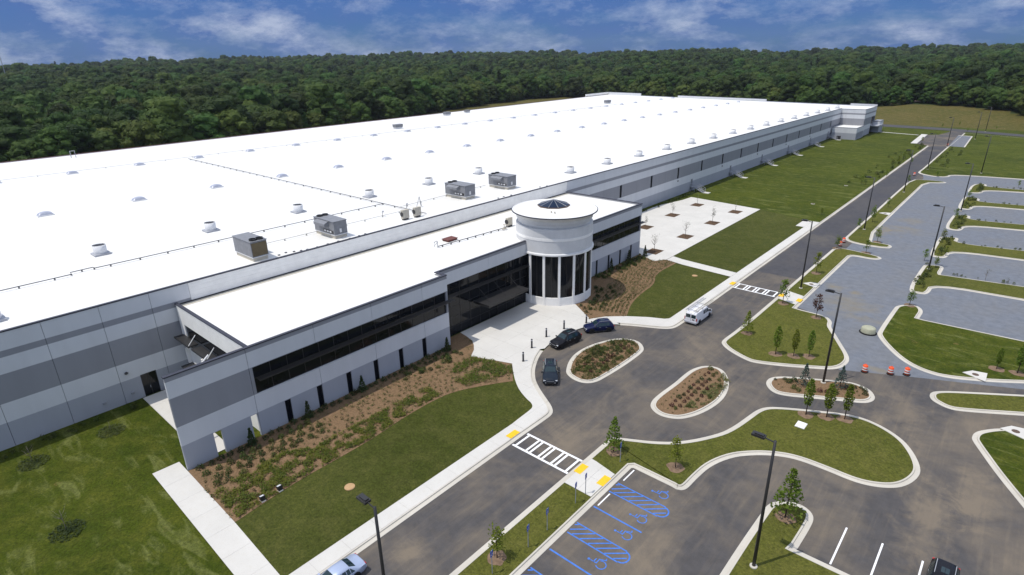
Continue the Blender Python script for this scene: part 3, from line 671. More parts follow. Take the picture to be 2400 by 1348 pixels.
def hatch(y0, y1):
    xa, xb = -22.8, -17.5; r = (y1-y0)/2; w = .13
    line((xa, y0), (xb-r*.4, y0), w, 'blue_paint', 'hatch_line'); line((xa, y1), (xb-r*.4, y1), w, 'blue_paint', 'hatch_line')
    pts = [(xb-r*.4+r*.9*math.sin(t*math.pi/8), (y0+y1)/2-r*math.cos(t*math.pi/8)) for t in range(9)]
    o = offset(pts, w, False); mark(MB().sheet(pts+o[::-1], 0.012), 'blue_paint', 'hatch_line')
    k = 0
    while True:
        a = (xa-1.2+k*.82, y0+.08); b = (a[0]+1.5, y1-.08); k += 1
        if a[0] > xb: break
        def at(t): return (a[0]+(b[0]-a[0])*t, a[1]+(b[1]-a[1])*t)
        t0, t1 = 0.0, 1.0
        if a[0] < xa: t0 = (xa-a[0])/(b[0]-a[0])
        if b[0] > xb+.1: t1 = (xb+.1-a[0])/(b[0]-a[0])
        if t1-t0 > .15: line(at(t0), at(t1), w, 'blue_paint', 'hatch_line', 0.013)
hatch(38.75, 40.25); hatch(32.1, 33.55); hatch(25.7, 27.15)
def wheelchair(x, y):
    b = MB()
    def seg(p, w=.09):
        o1 = offset(p, w/2, False); o2 = offset(p, -w/2, False)
        n = len(p)
        for i in range(n-1): b.sheet([o1[i], o1[i+1], o2[i+1], o2[i]], 0.0)
    s = 1.0
    seg([(.42*math.cos(t), .42*math.sin(t)-.1) for t in [2.3+k*.42 for k in range(12)]])
    seg([(-.05, .85), (-.05, .30), (.42, .28), (.62, -.22), (.82, -.16)])
    seg([(-.05, .55), (.36, .52)])
    b.lathe([(.12, 0), (.0, 0)], 8, (-.05, 1.0), 0, caps=False)
    o = b.build('wheelchair_symbol', 'blue_paint', MARK, (x, y, 0.012)); o.rotation_euler = (0, 0, R(92)); return o
for x, y in ((-18.75, 41.5), (-18.75, 37.5), (-18.75, 35.0), (-18.75, 31.0)): wheelchair(x, y)
# detectable warning pads
PN = ['by the building side of the near crosswalk', 'by the parking side of the near crosswalk', 'beside the blue hatched parking aisle', 'by the building side of the far crosswalk', 'by the gravel side of the far crosswalk', 'at the gravel lot end of the far ramp']
for i, (x, y) in enumerate(D['pads']):
    b = MB().box(-.38, -.75, 0, .38, .75, .012)
    for u in range(5):
        for v in range(10): b.lathe([(.03, .012), (.02, .022)], 6, (-.3+u*.15, -.675+v*.15))
    tag(b.build('tactile_pad', 'yellow_paint', None, (x, y, 0.165)), 'yellow tactile paving pad '+PN[i], 'tactile pad', 'tactile pads')

# ================================================================== BUILDING
B = tag(empty('warehouse_building', (-75.5, 170, 0)), 'very long white roofed warehouse with grey banded walls, glazed office wing and rotunda', 'building')
def part(b, name, mats, parent=B, smooth=False):
    o = b.build(name, mats, None, smooth=smooth)
    o.parent = parent
    # vertices are in world space: undo the parent's shift
    w = Vector((0, 0, 0)); p = parent
    while p: w += p.location; p = p.parent
    o.location = -w
    return o
def cells(u0, u1, z0, z1, ops):
    us = sorted({u0, u1, *[v for o in ops for v in o[:2] if u0 < v < u1]}); zs = sorted({z0, z1, *[v for o in ops for v in o[2:] if z0 < v < z1]})
    out = []
    for j in range(len(zs)-1):
        run = None
        for i in range(len(us)-1):
            uc, zc_ = (us[i]+us[i+1])/2, (zs[j]+zs[j+1])/2
            solid = not any(o[0] < uc < o[1] and o[2] < zc_ < o[3] for o in ops)
            if solid:
                if run is None: run = [us[i], us[i+1]]
                else: run[1] = us[i+1]
            if (not solid or i == len(us)-2) and run is not None:
                out.append((run[0], run[1], zs[j], zs[j+1])); run = None
    return out
def wall_x(x, joints, z1, ops, t=0.28, mat='banded_wall', z0=-0.35, gap=0.02):
    """row of tilt-up panels in a plane of constant x, facing +x"""
    for a, b in zip(joints[:-1], joints[1:]):
        m_ = MB()
        for (u0, u1, za, zb) in cells(a+gap, b-gap, z0, z1, ops): m_.box(x-t, u0, za, x, u1, zb)
        part(m_, 'wall_panel', mat)
def wall_y(y, joints, z1, ops, t=0.28, mat='banded_wall', z0=-0.35, gap=0.02):
    for a, b in zip(joints[:-1], joints[1:]):
        m_ = MB()
        for (u0, u1, za, zb) in cells(a+gap, b-gap, z0, z1, ops): m_.box(u0, y, za, u1, y+t, zb)
        part(m_, 'wall_panel', mat)
def window_x(x, y0, y1, z0, z1, nmull=0, name='window', inset=0.16, glass='dark_glass', rows=()):
    f = MB(); w = .05; xi = x-inset
    f.box(xi-.06, y0, z0, xi+.03, y0+w, z1); f.box(xi-.06, y1-w, z0, xi+.03, y1, z1)
    f.box(xi-.06, y0+w, z0, xi+.03, y1-w, z0+w); f.box(xi-.06, y0+w, z1-w, xi+.03, y1-w, z1)
    fr = part(f, name, 'dark_metal')
    n = nmull+1; cols = [y0+(y1-y0)*i/n for i in range(n+1)]
    zs = [z0, *rows, z1]
    for i in range(n):
        for j in range(len(zs)-1):
            part(MB().box(xi-.03, cols[i]+.04, zs[j]+.035, xi, cols[i+1]-.04, zs[j+1]-.035), 'pane', glass, fr)
    if nmull or rows:
        mm = MB()
        for c_ in cols[1:-1]: mm.box(xi-.05, c_-.04, z0+w, xi+.03, c_+.04, z1-w)
        for zr in rows:
            for i in range(n): mm.box(xi-.05, cols[i]+.05, zr-.035, xi+.02, cols[i+1]-.05, zr+.035)
        part(mm, 'mullion', 'dark_metal', fr)
    return fr
def shade_x(x, y0, y1, z, depth=0.85):
    b = MB().box(x+.02, y0, z-.05, x+.08, y1, z+.05).box(x+depth-.05, y0, z-.05, x+depth, y1, z+.05)
    n = 6
    for i in range(n):
        xx = x+.12+(depth-.2)*i/(n-1)
        b.box(xx-.045, y0+.01, z-.02, xx+.045, y1-.01, z+.015)
    yy = y0+.3
    while yy < y1:
        b.box(x+.06, yy-.03, z-.045, x+depth-.03, yy+.03, z-.022); yy += 3.9
    return part(b, 'sunshade', 'dark_metal')
X0, XB, YF, YN = -75.5, -222.0, -60.0, 329.0
ZT = 12.8
# main front wall
jl = [YF] + [3.6-5.3*k for k in range(11, -1, -1)] + [8.95, 14.3, 19.5, 24.0]
wall_x(X0, jl, ZT, [(16.43, 18.2, 0.02, 3.05)])
d = window_x(X0, 16.43, 18.2, 0.02, 3.05, 1, 'door', 0.12); part(MB().box(X0-.1, 17.2, 1.0, X0-.04, 17.26, 1.3), 'handle', 'light_metal', d)
wy = [126.2+15.55*k for k in range(14)]
jr = [103.4, 110.6] + [118.4+7.775*k for k in range(28)]
jr = [v for v in jr if v < YN-1] + [YN]
wall_x(X0, jr, ZT, [(y-.5, y+.5, 5.1, 8.3) for y in wy if y < 328] + [(112.5, 114.5, 0.0, 2.6), (120.5, 121.6, 0.0, 2.3)])
for y in wy:
    if y < 328: window_x(X0, y-.5, y+.5, 5.1, 8.3, glass='slot_glass')
window_x(X0, 112.5, 114.5, 0.0, 2.6, 1, 'door', .12); window_x(X0, 120.5, 121.6, 0.0, 2.3, 0, 'door', .12, 'white_metal')
for y in [126.2+31.1*k for k in range(6)]:
    part(MB().box(X0, y-.2, 4.35, X0+.22, y+.2, 4.6), 'wall_light', 'dark_metal')
for y in (12.2, 15.2): part(MB().box(X0, y-.15, 1.05, X0+.2, y+.15, 1.3), 'wall_light', 'mid_metal')
part(MB().lathe([(.06, 3.86), (.2, 3.9), (.22, 4.0), (.05, 4.15)], 10, (X0+.2, 15.1)), 'camera_dome', 'dark_metal')
# upper wall above the office roof
hz = [10.3, 10.95, 11.6, 12.2, ZT]
for a, b in zip(hz[:-1], hz[1:]): part(MB().box(X0-.28, 24.02, a+.006, X0, 103.38, b-.006), 'siding_panel', 'white_wall')
part(MB().box(X0-.34, YF+.02, -.3, X0-.29, YN-.02, ZT-.05), 'wall_backing', 'dark_coping')
# left, back and far walls, roof
far = lambda x: 352.0 + (-64.0-x)*0.19
XB0, XB1 = -219.0, -246.0
roof_p = [(X0-.3, YF), (X0-.3, YN), (-66, YN), (-65, 351), (XB1, far(XB1)), (XB0, YF)]
part(MB().sheet(roof_p, ZT-.22), 'roof', 'roof_membrane')
def seg_wall(p, q, z0, z1, t, mat, name):
    d_ = Vector((q[0]-p[0], q[1]-p[1])); n_ = Vector((-d_.y, d_.x)).normalized()*t
    return part(MB().prism([p, q, (q[0]+n_.x, q[1]+n_.y), (p[0]+n_.x, p[1]+n_.y)], z0, z1), name, mat)
bx = lambda y: XB0+(XB1-XB0)*(y-YF)/(far(XB1)-YF)
yy = YF
while yy < far(XB1)-1:
    y2 = min(yy+15.55, far(XB1)); seg_wall((bx(y2), y2), (bx(yy), yy), -.3, ZT-.05, -.28, 'banded_wall', 'wall_panel'); yy = y2
xx = XB1; k = 0
while xx < -66:
    x2 = min(xx+15.3, -65.0)
    hi = 14.3 if -252 < xx < -222 else (13.9 if -190 < xx < -131 else (13.6 if xx > -92 else ZT+.02))
    seg_wall((xx, far(xx)), (x2, far(x2)), -.3, hi, -.3, 'banded_wall', 'wall_panel')
    seg_wall((xx, far(xx)+.05), (x2, far(x2)+.05), hi+.003, hi+.14, -.4, 'dark_coping', 'coping'); xx = x2
seg_wall((bx(far(XB1)-32), far(XB1)-32), (bx(far(XB1)), far(XB1)), ZT-.3, 14.3, .3, 'white_wall', 'parapet')
seg_wall((XB0, YF), (X0, YF), -.3, ZT, -.28, 'banded_wall', 'wall_panel')
# copings of the main roof
part(MB().box(X0-.34, YF, ZT+.003, X0+.06, YN, ZT+.13), 'coping', 'dark_coping')
seg_wall((XB0-.08, YF), (bx(far(XB1))-.08, far(XB1)), ZT-.045, ZT+.04, -.36, 'red_metal', 'coping')
# far end block
wall_y(YN, [X0+.02, -70.2, -65.0], ZT-.2, [], 0.28)
wall_x(-65.0, [YN+.3, 334, 340, 346, 351.6], ZT-.2, [(344.4, 351.6, 0, 8.2)])
part(MB().box(-66.2, 344.5, -.2, -66.0, 351.5, 8.15), 'recess_wall', 'brown_panel')
part(MB().box(-66.0, 345, 3.6, -61.5, 356, 4.0), 'canopy', 'light_metal'); part(MB().box(-61.9, 355.4, -.2, -61.6, 355.8, 3.6), 'canopy_post', 'light_metal')
part(MB().box(-65.4, 351.7, -.2, -62.4, 360.5, 5.6), 'entrance_block', 'banded_wall')
part(MB().box(X0-.34, YN-.1, ZT-.19, -64.9, YN+.34, ZT-.06) if False else MB().box(X0+.08, YN-.06, ZT-.198, -64.94, YN+.3, ZT-.08), 'coping', 'dark_coping')
part(MB().box(-65.3, YN+.31, ZT-.198, -64.94, 351.7, ZT-.08), 'coping', 'dark_coping')
wall_y(314.5, [-74.6, -69.5, -64.4], 5.5, [], .28); wall_x(-64.4, [314.8, 322, 328.9], 5.5, [(316+2.0*k, 316.9+2.0*k, .4, 3.4) for k in range(6)])
for k in range(6): window_x(-64.4, 316+2.0*k, 316.9+2.0*k, .4, 3.4)
part(MB().box(-74.6, 314.8, 5.0, -64.7, 328.9, 5.2), 'roof', 'roof_membrane')
part(MB().box(-74.85, 314.5, -.2, -74.6, 328.9, 5.5), 'wall_panel', 'banded_wall')

# ---------------- office wing
XF, ZO = -56.6, 10.62
so = [(17.1, 17.95, 0.0, 2.9), (21.04, 21.8, 0.0, 2.9)] + [(24.95+4.0*k, 25.67+4.0*k, 0.0, 2.9) for k in range(6)]
rib = (22.2, 49.7, 5.1, 8.3)
wall_x(XF, [14.05, 21.84, 29.65, 37.5, 45.55, 50.05], ZO, so+[rib], .32)
for k in range(6): window_x(XF, 24.95+4.0*k, 25.67+4.0*k, 0.0, 2.9, glass='slot_glass')
window_x(XF, *rib, 13, 'ribbon_window', .22, rows=(6.9,)); shade_x(XF, 22.4, 50.8, 6.95)
wall_x(XF, [85.3, 94.6, 103.1], ZO, [(83.5, 102.7, 5.1, 8.3)] + [(87.0+4.1*k, 87.65+4.1*k, 0, 2.9) for k in range(4)], .32)
for k in range(4): window_x(XF, 87.0+4.1*k, 87.65+4.1*k, 0, 2.9, glass='slot_glass')
window_x(XF, 83.6, 102.7, 5.1, 8.3, 9, 'ribbon_window', .22, rows=(6.9,)); shade_x(XF, 83.2, 103.6, 6.95)
wall_y(22.0, [-75.2, -66.0, -56.95], ZO, [(-73.8, -57.6, 5.1, 8.3), (-72.6, -60, 0.05, 2.9)], .3, 'white_wall')
part(MB().box(-73.8, 22.14, 5.1, -57.6, 22.18, 8.3), 'window', 'dark_glass'); part(MB().box(-72.6, 22.14, .05, -60, 22.18, 2.9), 'window', 'dark_glass')
for xx in (-72.6, -67.4, -62.2):
    part(MB().box(xx-2.2, 20.9, 6.62, xx+2.2, 21.97, 6.76).box(xx-2.2, 20.84, 6.58, xx+2.2, 20.9, 6.82), 'sunshade', 'dark_metal')
    part(MB().tube([(xx+2.0, 21.95, 7.9), (xx+2.0, 20.95, 6.8)], .05), 'brace', 'white_metal')
part(MB().box(-74.0, 20.6, 2.9, -60, 21.97, 3.05), 'canopy', 'dark_metal')
for xx in (-74.3, -69.6, -64.9): part(MB().box(xx, 21.6, 3.06, xx+.25, 21.98, 5.1), 'pilaster', 'white_wall')
part(MB().tube([(-62.4, 20.2, 8.7), (-61.2, 15.8, 6.0)], .09), 'brace', 'white_metal')
wall_y(102.82, [-75.2, -66, -56.95], ZO, [], .3, 'banded_wall')
part(MB().sheet([(X0+.01, 22.32), (XF-.33, 22.32), (XF-.33, 49.7), (-58.75, 49.7), (-58.75, 70.5), (XF-.33, 85.0), (XF-.33, 102.8), (X0+.01, 102.8)], ZO-.28), 'roof', 'roof_membrane')
part(MB().box(X0+.01, 22.4, ZO-.24, X0+.1, 102.7, ZO-.12), 'roof_edge_strip', 'dark_metal')
part(MB().box(X0+.12, 22.4, ZO-.275, X0+1.0, 102.7, ZO-.262), 'roof_edge_strip', 'beige_metal')  # beige strip beside a dark line along the foot of the upper wall
# mid section
part(MB().box(-58.72, 50.07, 8.35, -58.4, 60.2, ZO), 'wall_panel', 'banded_wall'); part(MB().box(-58.72, 60.24, 8.35, -58.4, 70.4, ZO), 'wall_panel', 'banded_wall')
part(MB().box(-58.4, 49.73, -.35, XF-.33, 50.04, ZO), 'wall_panel', 'banded_wall')
window_x(-58.4, 50.1, 70.2, 0.0, 8.33, 9, 'curtain_wall', .18, rows=(1.4, 3.0, 4.6, 6.5)); shade_x(-58.45, 50.3, 70.0, 6.6, .9)
part(MB().box(-58.3, 56.6, 3.95, -55.05, 65.6, 4.3).box(-58.3, 56.55, 4.302, -55.0, 65.65, 4.34), 'canopy', 'dark_metal')
for y in (57.6, 61, 64.4): part(MB().tube([(-58.4, y, 6.4), (-55.6, y, 4.36)], .035), 'canopy_rod', 'dark_metal')
# copings of the office
def cope(x0, y0, x1, y1, z=ZO): part(MB().box(x0, y0, z+.003, x1, y1, z+.12), 'coping', 'dark_coping')
cope(XF-.36, 14.02, XF+.05, 50.1); cope(-58.76, 50.12, -58.35, 70.4); cope(-58.76, 49.69, XF-.38, 50.1); cope(XF-.36, 85.2, XF+.05, 103.15)
cope(-75.4, 21.95, XF-.38, 22.34); cope(-75.4, 102.78, XF-.38, 103.15)
# ---------------- rotunda
RC, RR = (-57.5, 75.4), 6.4
ro = part(MB().lathe([(RR, -.3), (RR, 1.5), (RR-.18, 1.52), (RR-.3, 1.52)], 64, RC, caps=False), 'rotunda', 'white_wall', smooth=False)
def rpart(b, name, mat, smooth=False): return part(b, name, mat, ro, smooth)
na = 16
for k in range(na):
    a = k*2*math.pi/na
    if not (-2.2 < ((a+math.pi) % (2*math.pi))-math.pi < 1.2): continue
    c_, s_ = math.cos(a), math.sin(a)
    def rp(u, v): return (RC[0]+c_*u-s_*v, RC[1]+s_*u+c_*v)
    rpart(MB().prism([rp(RR-.3, -.2), rp(RR+.06, -.2), rp(RR+.06, .2), rp(RR-.3, .2)], -.3, 8.62), 'column', 'white_wall')
    h = math.pi/na; n_ = 6
    a1, a2 = a+.034, a+2*math.pi/na-.034
    b = MB().lathe([(RR-.16, 1.53), (RR-.16, 8.62)], n_, RC, 0, a1, a2)
    rpart(b, 'pane', 'dark_glass', True)
    b = MB()
    for q in (0.0, .5, 1.0):
        t = a1+(a2-a1)*q
        b.tube([(RC[0]+(RR-.12)*math.cos(t), RC[1]+(RR-.12)*math.sin(t), 1.53), (RC[0]+(RR-.12)*math.cos(t), RC[1]+(RR-.12)*math.sin(t), 8.62)], .035, 4)
    rpart(b, 'mullion', 'dark_metal')
rpart(MB().lathe([(RR-.3, 8.64), (RR+.16, 8.66), (RR+.2, 8.95), (RR+.03, 9.05), (RR, 9.06), (RR, 11.05), (RR+.03, 11.06), (RR+.03, 11.55), (RR, 11.56), (RR, 12.95), (RR-.55, 13.0), (RR-.55, 13.3)], 72, RC, caps=False), 'drum', 'grey_wall', True).data.set_sharp_from_angle(angle=R(25))
rpart(MB().lathe([(RR+.035, 11.08), (RR+.045, 11.3), (RR+.035, 11.53)], 72, RC, caps=False), 'trim_band', 'white_wall', True)
rpart(MB().lathe([(RR+.205, 8.7), (RR+.225, 8.82), (RR+.205, 8.94)], 72, RC, caps=False), 'trim_band', 'white_wall', True)
rpart(MB().lathe([(RR-.5, 12.98), (RR-.35, 13.2), (RR-.3, 13.7), (RR-.1, 13.75), (RR, 14.2), (RR+.35, 14.6), (RR+.68, 14.82)], 72, RC, caps=False), 'cornice', 'grey_wall', True).data.set_sharp_from_angle(angle=R(25))
rpart(MB().lathe([(RR+.68, 14.82), (RR+.74, 14.84), (RR+.74, 14.96), (RR+.6, 15.0)], 72, RC, caps=False), 'coping', 'dark_coping')
rpart(MB().lathe([(RR+.62, 15.0), (RR+.5, 15.02), (RR+.35, 14.93), (0.01, 14.97)], 72, RC, caps=False), 'roof', 'roof_membrane')
sk = (-58.9, 77.0)
rpart(MB().lathe([(2.75, 14.9), (2.75, 15.12), (2.6, 15.14)], 10, sk, caps=False), 'skylight_curb', 'brown_panel')
for k in range(10):
    a, b_ = k*math.pi/5, (k+1)*math.pi/5
    P = lambda t, r, z: (sk[0]+r*math.cos(t), sk[1]+r*math.sin(t), z)
    g_ = .03
    rpart(MB().add([P(a+g_, 2.65, 15.15), P(b_-g_, 2.65, 15.15), P((a+b_)/2, .08, 15.98)], [(0, 1, 2)]), 'skylight_pane', 'blue_glass')
    rpart(MB().tube([P(a, 2.67, 15.16), P(a, .03, 16.0)], .04, 4), 'skylight_rib', 'mid_metal')
for dx in (0, .7): rpart(MB().lathe([(.12, 14.95), (.12, 15.25), (.16, 15.27)], 8, (-56.0+dx, 72.6)), 'vent', 'beige_metal')
# ================================================================== ROOF PLANT
ZR = ZT-.22
def copytree(o, loc, rz=None, label=None):
    r = o.copy(); COL.objects.link(r); r.location = loc
    if rz is not None: r.rotation_euler = (0, 0, rz)
    if label: r['label'] = label
    for ch in list(o.children):
        c = ch.copy(); COL.objects.link(c); c.parent = r
        for gch in list(ch.children):
            d_ = gch.copy(); COL.objects.link(d_); d_.parent = c
    return r
# skylight domes
me_curb = MB().box(-1.5, -.95, 0, 1.5, .95, .22).mesh('curb', 'white_metal')
b = MB(); nu, nv = 12, 8
for j in range(nv+1):
    for i in range(nu+1):
        u, v = -1+2*i/nu, -1+2*j/nv
        b.v.append((u*1.38, v*.85, .22+.62*(1-u**2)**.5*(1-v**4)**.5))
for j in range(nv):
    for i in range(nu): b.f.append([j*(nu+1)+i, j*(nu+1)+i+1, (j+1)*(nu+1)+i+1, (j+1)*(nu+1)+i]); b.mi.append(0)
me_dome = b.mesh('dome', 'dome', True)
def skylights(x, y0, n, row):
    for k in range(n):
        t = tag(empty('skylight', (x+random.uniform(-.2, .2), y0+15.65*k, ZR), R(90)), '%s pale dome skylight from the left in the %s row on the white roof' % (ORD[k], row), 'skylight', 'roof skylights')
        t.scale = (.86, .86, .9); inst('curb', me_curb, t); inst('dome', me_dome, t)
skylights(-184.5, 22.4, 23, 'far'); skylights(-135.0, 21.9, 22, 'middle')
# exhaust fans
me_fc = MB().box(-1.2, -1.2, 0, 1.2, 1.2, .3).mesh('curb', 'light_metal')
me_fd = MB().lathe([(.94, .3), (.97, .5), (1.0, 1.7), (.95, 1.7), (.94, 1.62)], 24, caps=False).mesh('drum', 'white_metal', True)
b = MB().lathe([(.94, 1.62), (.01, 1.62)], 24, caps=False)
for a in range(4): b.box(-.6, -.05+a*.5-.75, 1.63, .6, a*.5-.70, 1.67)
me_ft = b.mesh('damper', 'dark_metal')
def fan(x, y, label):
    t = tag(empty('exhaust_fan', (x, y, ZR)), label, 'roof fan', 'white drum shaped roof exhaust fans')
    t.scale = (.87, .87, .85); inst('curb', me_fc, t); inst('drum', me_fd, t); inst('damper', me_ft, t)
fan(-80.6, 5.8, 'white drum roof fan cut by the left edge of the picture')
for k in range(6): fan(-98.9, 21.0+15.75*k, '%s white drum roof fan from the left in the row behind the rooftop units' % ORD[k])
for k in range(15): fan(-81.9+.25*k, 113.5+15.6*k, '%s white drum roof fan from the office wing along the right roof edge' % ORD[k])
# rooftop air handlers, condenser end or duct end to the front
def rtu(x0, y0, L_, W_, Hh, label, coil):
    t = tag(empty('rooftop_unit', (x0, y0, ZR)), label, 'rooftop unit', 'large grey rooftop air units')
    MB().box(.1, .1, 0, L_-.1, W_-.1, .5).build('curb', 'beige_metal', t)
    MB().box(0, 0, .5, L_, W_, .62).build('base_rail', 'white_metal', t)
    n_ = 5; seg = L_/n_
    for k in range(n_): MB().box(k*seg+.012, 0, .63, (k+1)*seg-.012, W_, Hh-.08).build('side_panel', 'unit_grey', t)
    MB().box(-.08, -.08, Hh-.075, L_+.08, W_+.08, Hh).build('top_panel', 'unit_grey', t)
    if coil:
        MB().box(L_+.004, .1, .75, L_+.05, W_-.1, Hh-.25).build('coil', 'coil_brown', t)
        for q in (.3, .72): MB().lathe([(.48, Hh+.004), (.5, Hh+.25), (.42, Hh+.25), (.4, Hh+.05), (.01, Hh+.05)], 18, (L_-.65, W_*q), caps=False).build('fan_shroud', 'dark_metal', t)
        MB().add([(.8, W_+.004, Hh-.15), (2.8, W_+.004, Hh-.15), (2.8, W_+.9, Hh-.5), (.8, W_+.9, Hh-.5), (.8, W_+.004, Hh-.95), (2.8, W_+.004, Hh-.95), (2.8, W_+.9, Hh-.9), (.8, W_+.9, Hh-.9)], [(0, 1, 2, 3), (7, 6, 5, 4), (4, 5, 1, 0), (1, 5, 6, 2), (2, 6, 7, 3), (3, 7, 4, 0)]).build('intake_hood', 'unit_grey', t)
    else:
        for q in (.3, .72): MB().lathe([(.48, Hh+.004), (.5, Hh+.2), (.42, Hh+.2), (.4, Hh+.05), (.01, Hh+.05)], 18, (.7, W_*q), caps=False).build('fan_shroud', 'dark_metal', t)
        MB().add([(1.2, -.004, Hh-.12), (4.2, -.004, Hh-.12), (4.2, -.8, Hh-.45), (1.2, -.8, Hh-.45), (1.2, -.004, Hh-.95), (4.2, -.004, Hh-.95), (4.2, -.8, Hh-.85), (1.2, -.8, Hh-.85)], [(3, 2, 1, 0), (4, 5, 6, 7), (0, 1, 5, 4), (2, 6, 5, 1), (3, 7, 6, 2), (0, 4, 7, 3)]).build('intake_hood', 'unit_grey', t)
        MB().box(2.6, -.05, .8, L_-.3, -.004, 1.25).build('louver', 'dark_metal', t)
        for k in range(3): MB().box(2.8+k*.75, -.07, .9, 3.3+k*.75, -.052, 1.15).build('filter_panel', 'white_metal', t)
        MB().box(L_+.004, W_*.4, .9, L_+.07, W_*.55, 1.5).build('access_box', 'white_metal', t)
    return t
rtu(-82.7, 33.4, 5.3, 2.3, 2.85, 'large grey rooftop unit with brown coil end, nearest the left', True)
rtu(-83.7, 46.8, 5.6, 2.3, 2.75, 'large grey rooftop unit second from the left on the roof edge', False)
rtu(-87.0, 78.0, 5.7, 2.8, 2.75, 'large grey rooftop unit third from the left, behind the rotunda', False)
rtu(-86.4, 90.0, 5.4, 2.8, 2.75, 'large grey rooftop unit farthest right of the four big ones', False)
for x, y, s, lb in ((-197, 153, .62, 'grey box unit far back on the roof beside the long pipe'), (-224, 205, .6, 'left grey box of the pair at the far roof edge'), (-226, 221, .5, 'right grey box of the pair at the far roof edge'), (-197, 309, .7, 'dark low roof unit near the far end of the building')):
    t = tag(empty('roof_box_unit', (x, y, ZR)), lb, 'rooftop unit', 'far rooftop units')
    MB().box(-1.4*s, -2.6*s, 0, 1.4*s, 2.6*s, .6).build('curb', 'white_metal', t); MB().box(-1.6*s, -3*s, .6, 1.6*s, 3*s, 2.6*s).build('housing', 'unit_grey', t)
    MB().box(-1.7*s, -3.1*s, 2.6*s+.003, 1.7*s, 3.1*s, 2.6*s+.1).build('top_panel', 'unit_grey', t)
def splitac(x, y, z, lb, s=1.0):
    t = tag(empty('condenser', (x, y, z)), lb, 'condenser', 'small condensers'); 
    MB().box(-.2*s, -.55*s, .25, .2*s, .55*s, 1.35*s).build('housing', 'beige_metal', t)
    MB().lathe([(.42, 0), (.42, .03), (.36, .04), (.02, .04)], 16).build('fan_grille', 'dark_metal', t, (.0, -.555*s, .8*s)).rotation_euler = (R(90), 0, 0)
    MB().box(-.3, -.5, 0, -.2, .5, .25).box(.2, -.5, 0, .3, .5, .25).build('stand', 'dark_metal', t)
splitac(-78.9, 61.2, ZR, 'left of the two small beige condensers above the office roof', 1.3); splitac(-78.7, 63.7, ZR, 'right of the two small beige condensers above the office roof', 1.3)
splitac(-67.2, 74.9, ZO-.28, 'small beige condenser on the office roof beside the rotunda', 1.2)
t = tag(empty('roof_hoist', (-84.3, 69.0, ZR)), 'small pale tripod frame standing on the roof behind the condensers', 'tripod')
for a in range(3): MB().tube([(0, 0, 1.9), (.6*math.cos(a*2.1), .6*math.sin(a*2.1), 0)], .05, 5).build('leg', 'mid_metal', t)
t = tag(empty('roof_frame', (-218.5, 46.5, ZR)), 'pale ladder hoop rising above the far left roof edge', 'ladder')
MB().tube([(0, -.6, 0), (0, -.6, 2.0), (0, .6, 2.0), (0, .6, 0)], .12, 5).build('hoop', 'light_metal', t)
# roof hatch and pipes on the office roof
tag(MB().box(-.7, -1.0, 0, .7, 1.0, .25).box(-.8, -1.1, .252, .8, 1.1, .36).build('roof_hatch', 'red_metal', None, (-69.3, 62.5, ZO-.28)), 'dark red roof hatch lying on the white office roof', 'roof hatch')
def pipe(name, pts, r, step, mat, label, zb):
    t = tag(empty(name, (*pts[0], zb)), label, 'pipe')
    o = Vector((*pts[0], 0))
    path = [(p[0]-o.x, p[1]-o.y, .28) for p in pts]
    MB().tube(path, r, 6).build('pipe', mat, t)
    for a, c_ in zip(path[:-1], path[1:]):
        d_ = Vector(c_)-Vector(a); n_ = max(1, int(d_.length/step))
        for k in range(n_):
            q = Vector(a)+d_*(k+.5)/n_
            MB().box(-.08, -.08, 0, .08, .08, .22).build('support_block', mat, t, (q.x, q.y, 0))
pipe('gas_pipe', [(-90.2, -40), (-90.9, 15.5), (-91.9, 15.6), (-92.0, 18.2), (-91.4, 18.3), (-91.0, 65.6)], 0.06, 3.6, 'pipe_dark', 'long dark pipe on blocks running along the front of the white roof', ZR)
pipe('gas_pipe', [(-184.0, 66.3), (-122.0, 65.9), (-78.5, 65.6)], 0.065, 3.6, 'pipe_dark', 'dark pipe on blocks crossing the white roof from back to front', ZR)
pipe('gas_pipe', [(-83.8, 36), (-83.4, 65.3)], .045, 3.4, 'pipe_pale', 'thin pale pipe linking the two left rooftop units to the cross pipe', ZR)
pipe('gas_pipe', [(-86.3, 66.0), (-87.3, 90)], .045, 3.4, 'pipe_pale', 'thin pale pipe linking the two right rooftop units to the cross pipe', ZR)
pipe('gas_pipe', [(-187.0, -40), (-187.2, 200), (-187.0, 305)], .05, 7.5, 'pipe_pale', 'long pale pipe along the far row of skylights', ZR)
pipe('gas_pipe', [(-67.6, 58.4), (-66.6, 72.4), (-66.9, 74.2)], .07, 1.6, 'pipe_dark', 'dark pipe on blocks across the white office roof', ZO-.28)
t = tag(empty('pipe_riser', (-68.7, 58.6, ZO-.28)), 'pair of bent grey pipe risers on the office roof', 'pipe')
MB().tube([(0, 0, 0), (0, 0, .7), (.3, .2, .9), (.5, .3, .7)], .07, 6).build('pipe', 'mid_metal', t); MB().tube([(.9, -.1, 0), (.9, -.1, 1.0), (.5, -.2, .4)], .06, 6).build('pipe', 'mid_metal', t)
t = tag(empty('valve_cluster', (-66.3, 72.6, ZO-.28)), 'pale valve cluster on the office roof pipe near the rotunda', 'valve')
MB().tube([(0, -.5, .3), (0, .5, .3)], .14, 8).build('valve_body', 'beige_metal', t); MB().tube([(0, 0, .3), (0, 0, 1.0)], .07, 6).build('valve_stem', 'beige_metal', t); MB().lathe([(.25, 1.0), (.25, 1.06)], 10).build('hand_wheel', 'beige_metal', t)
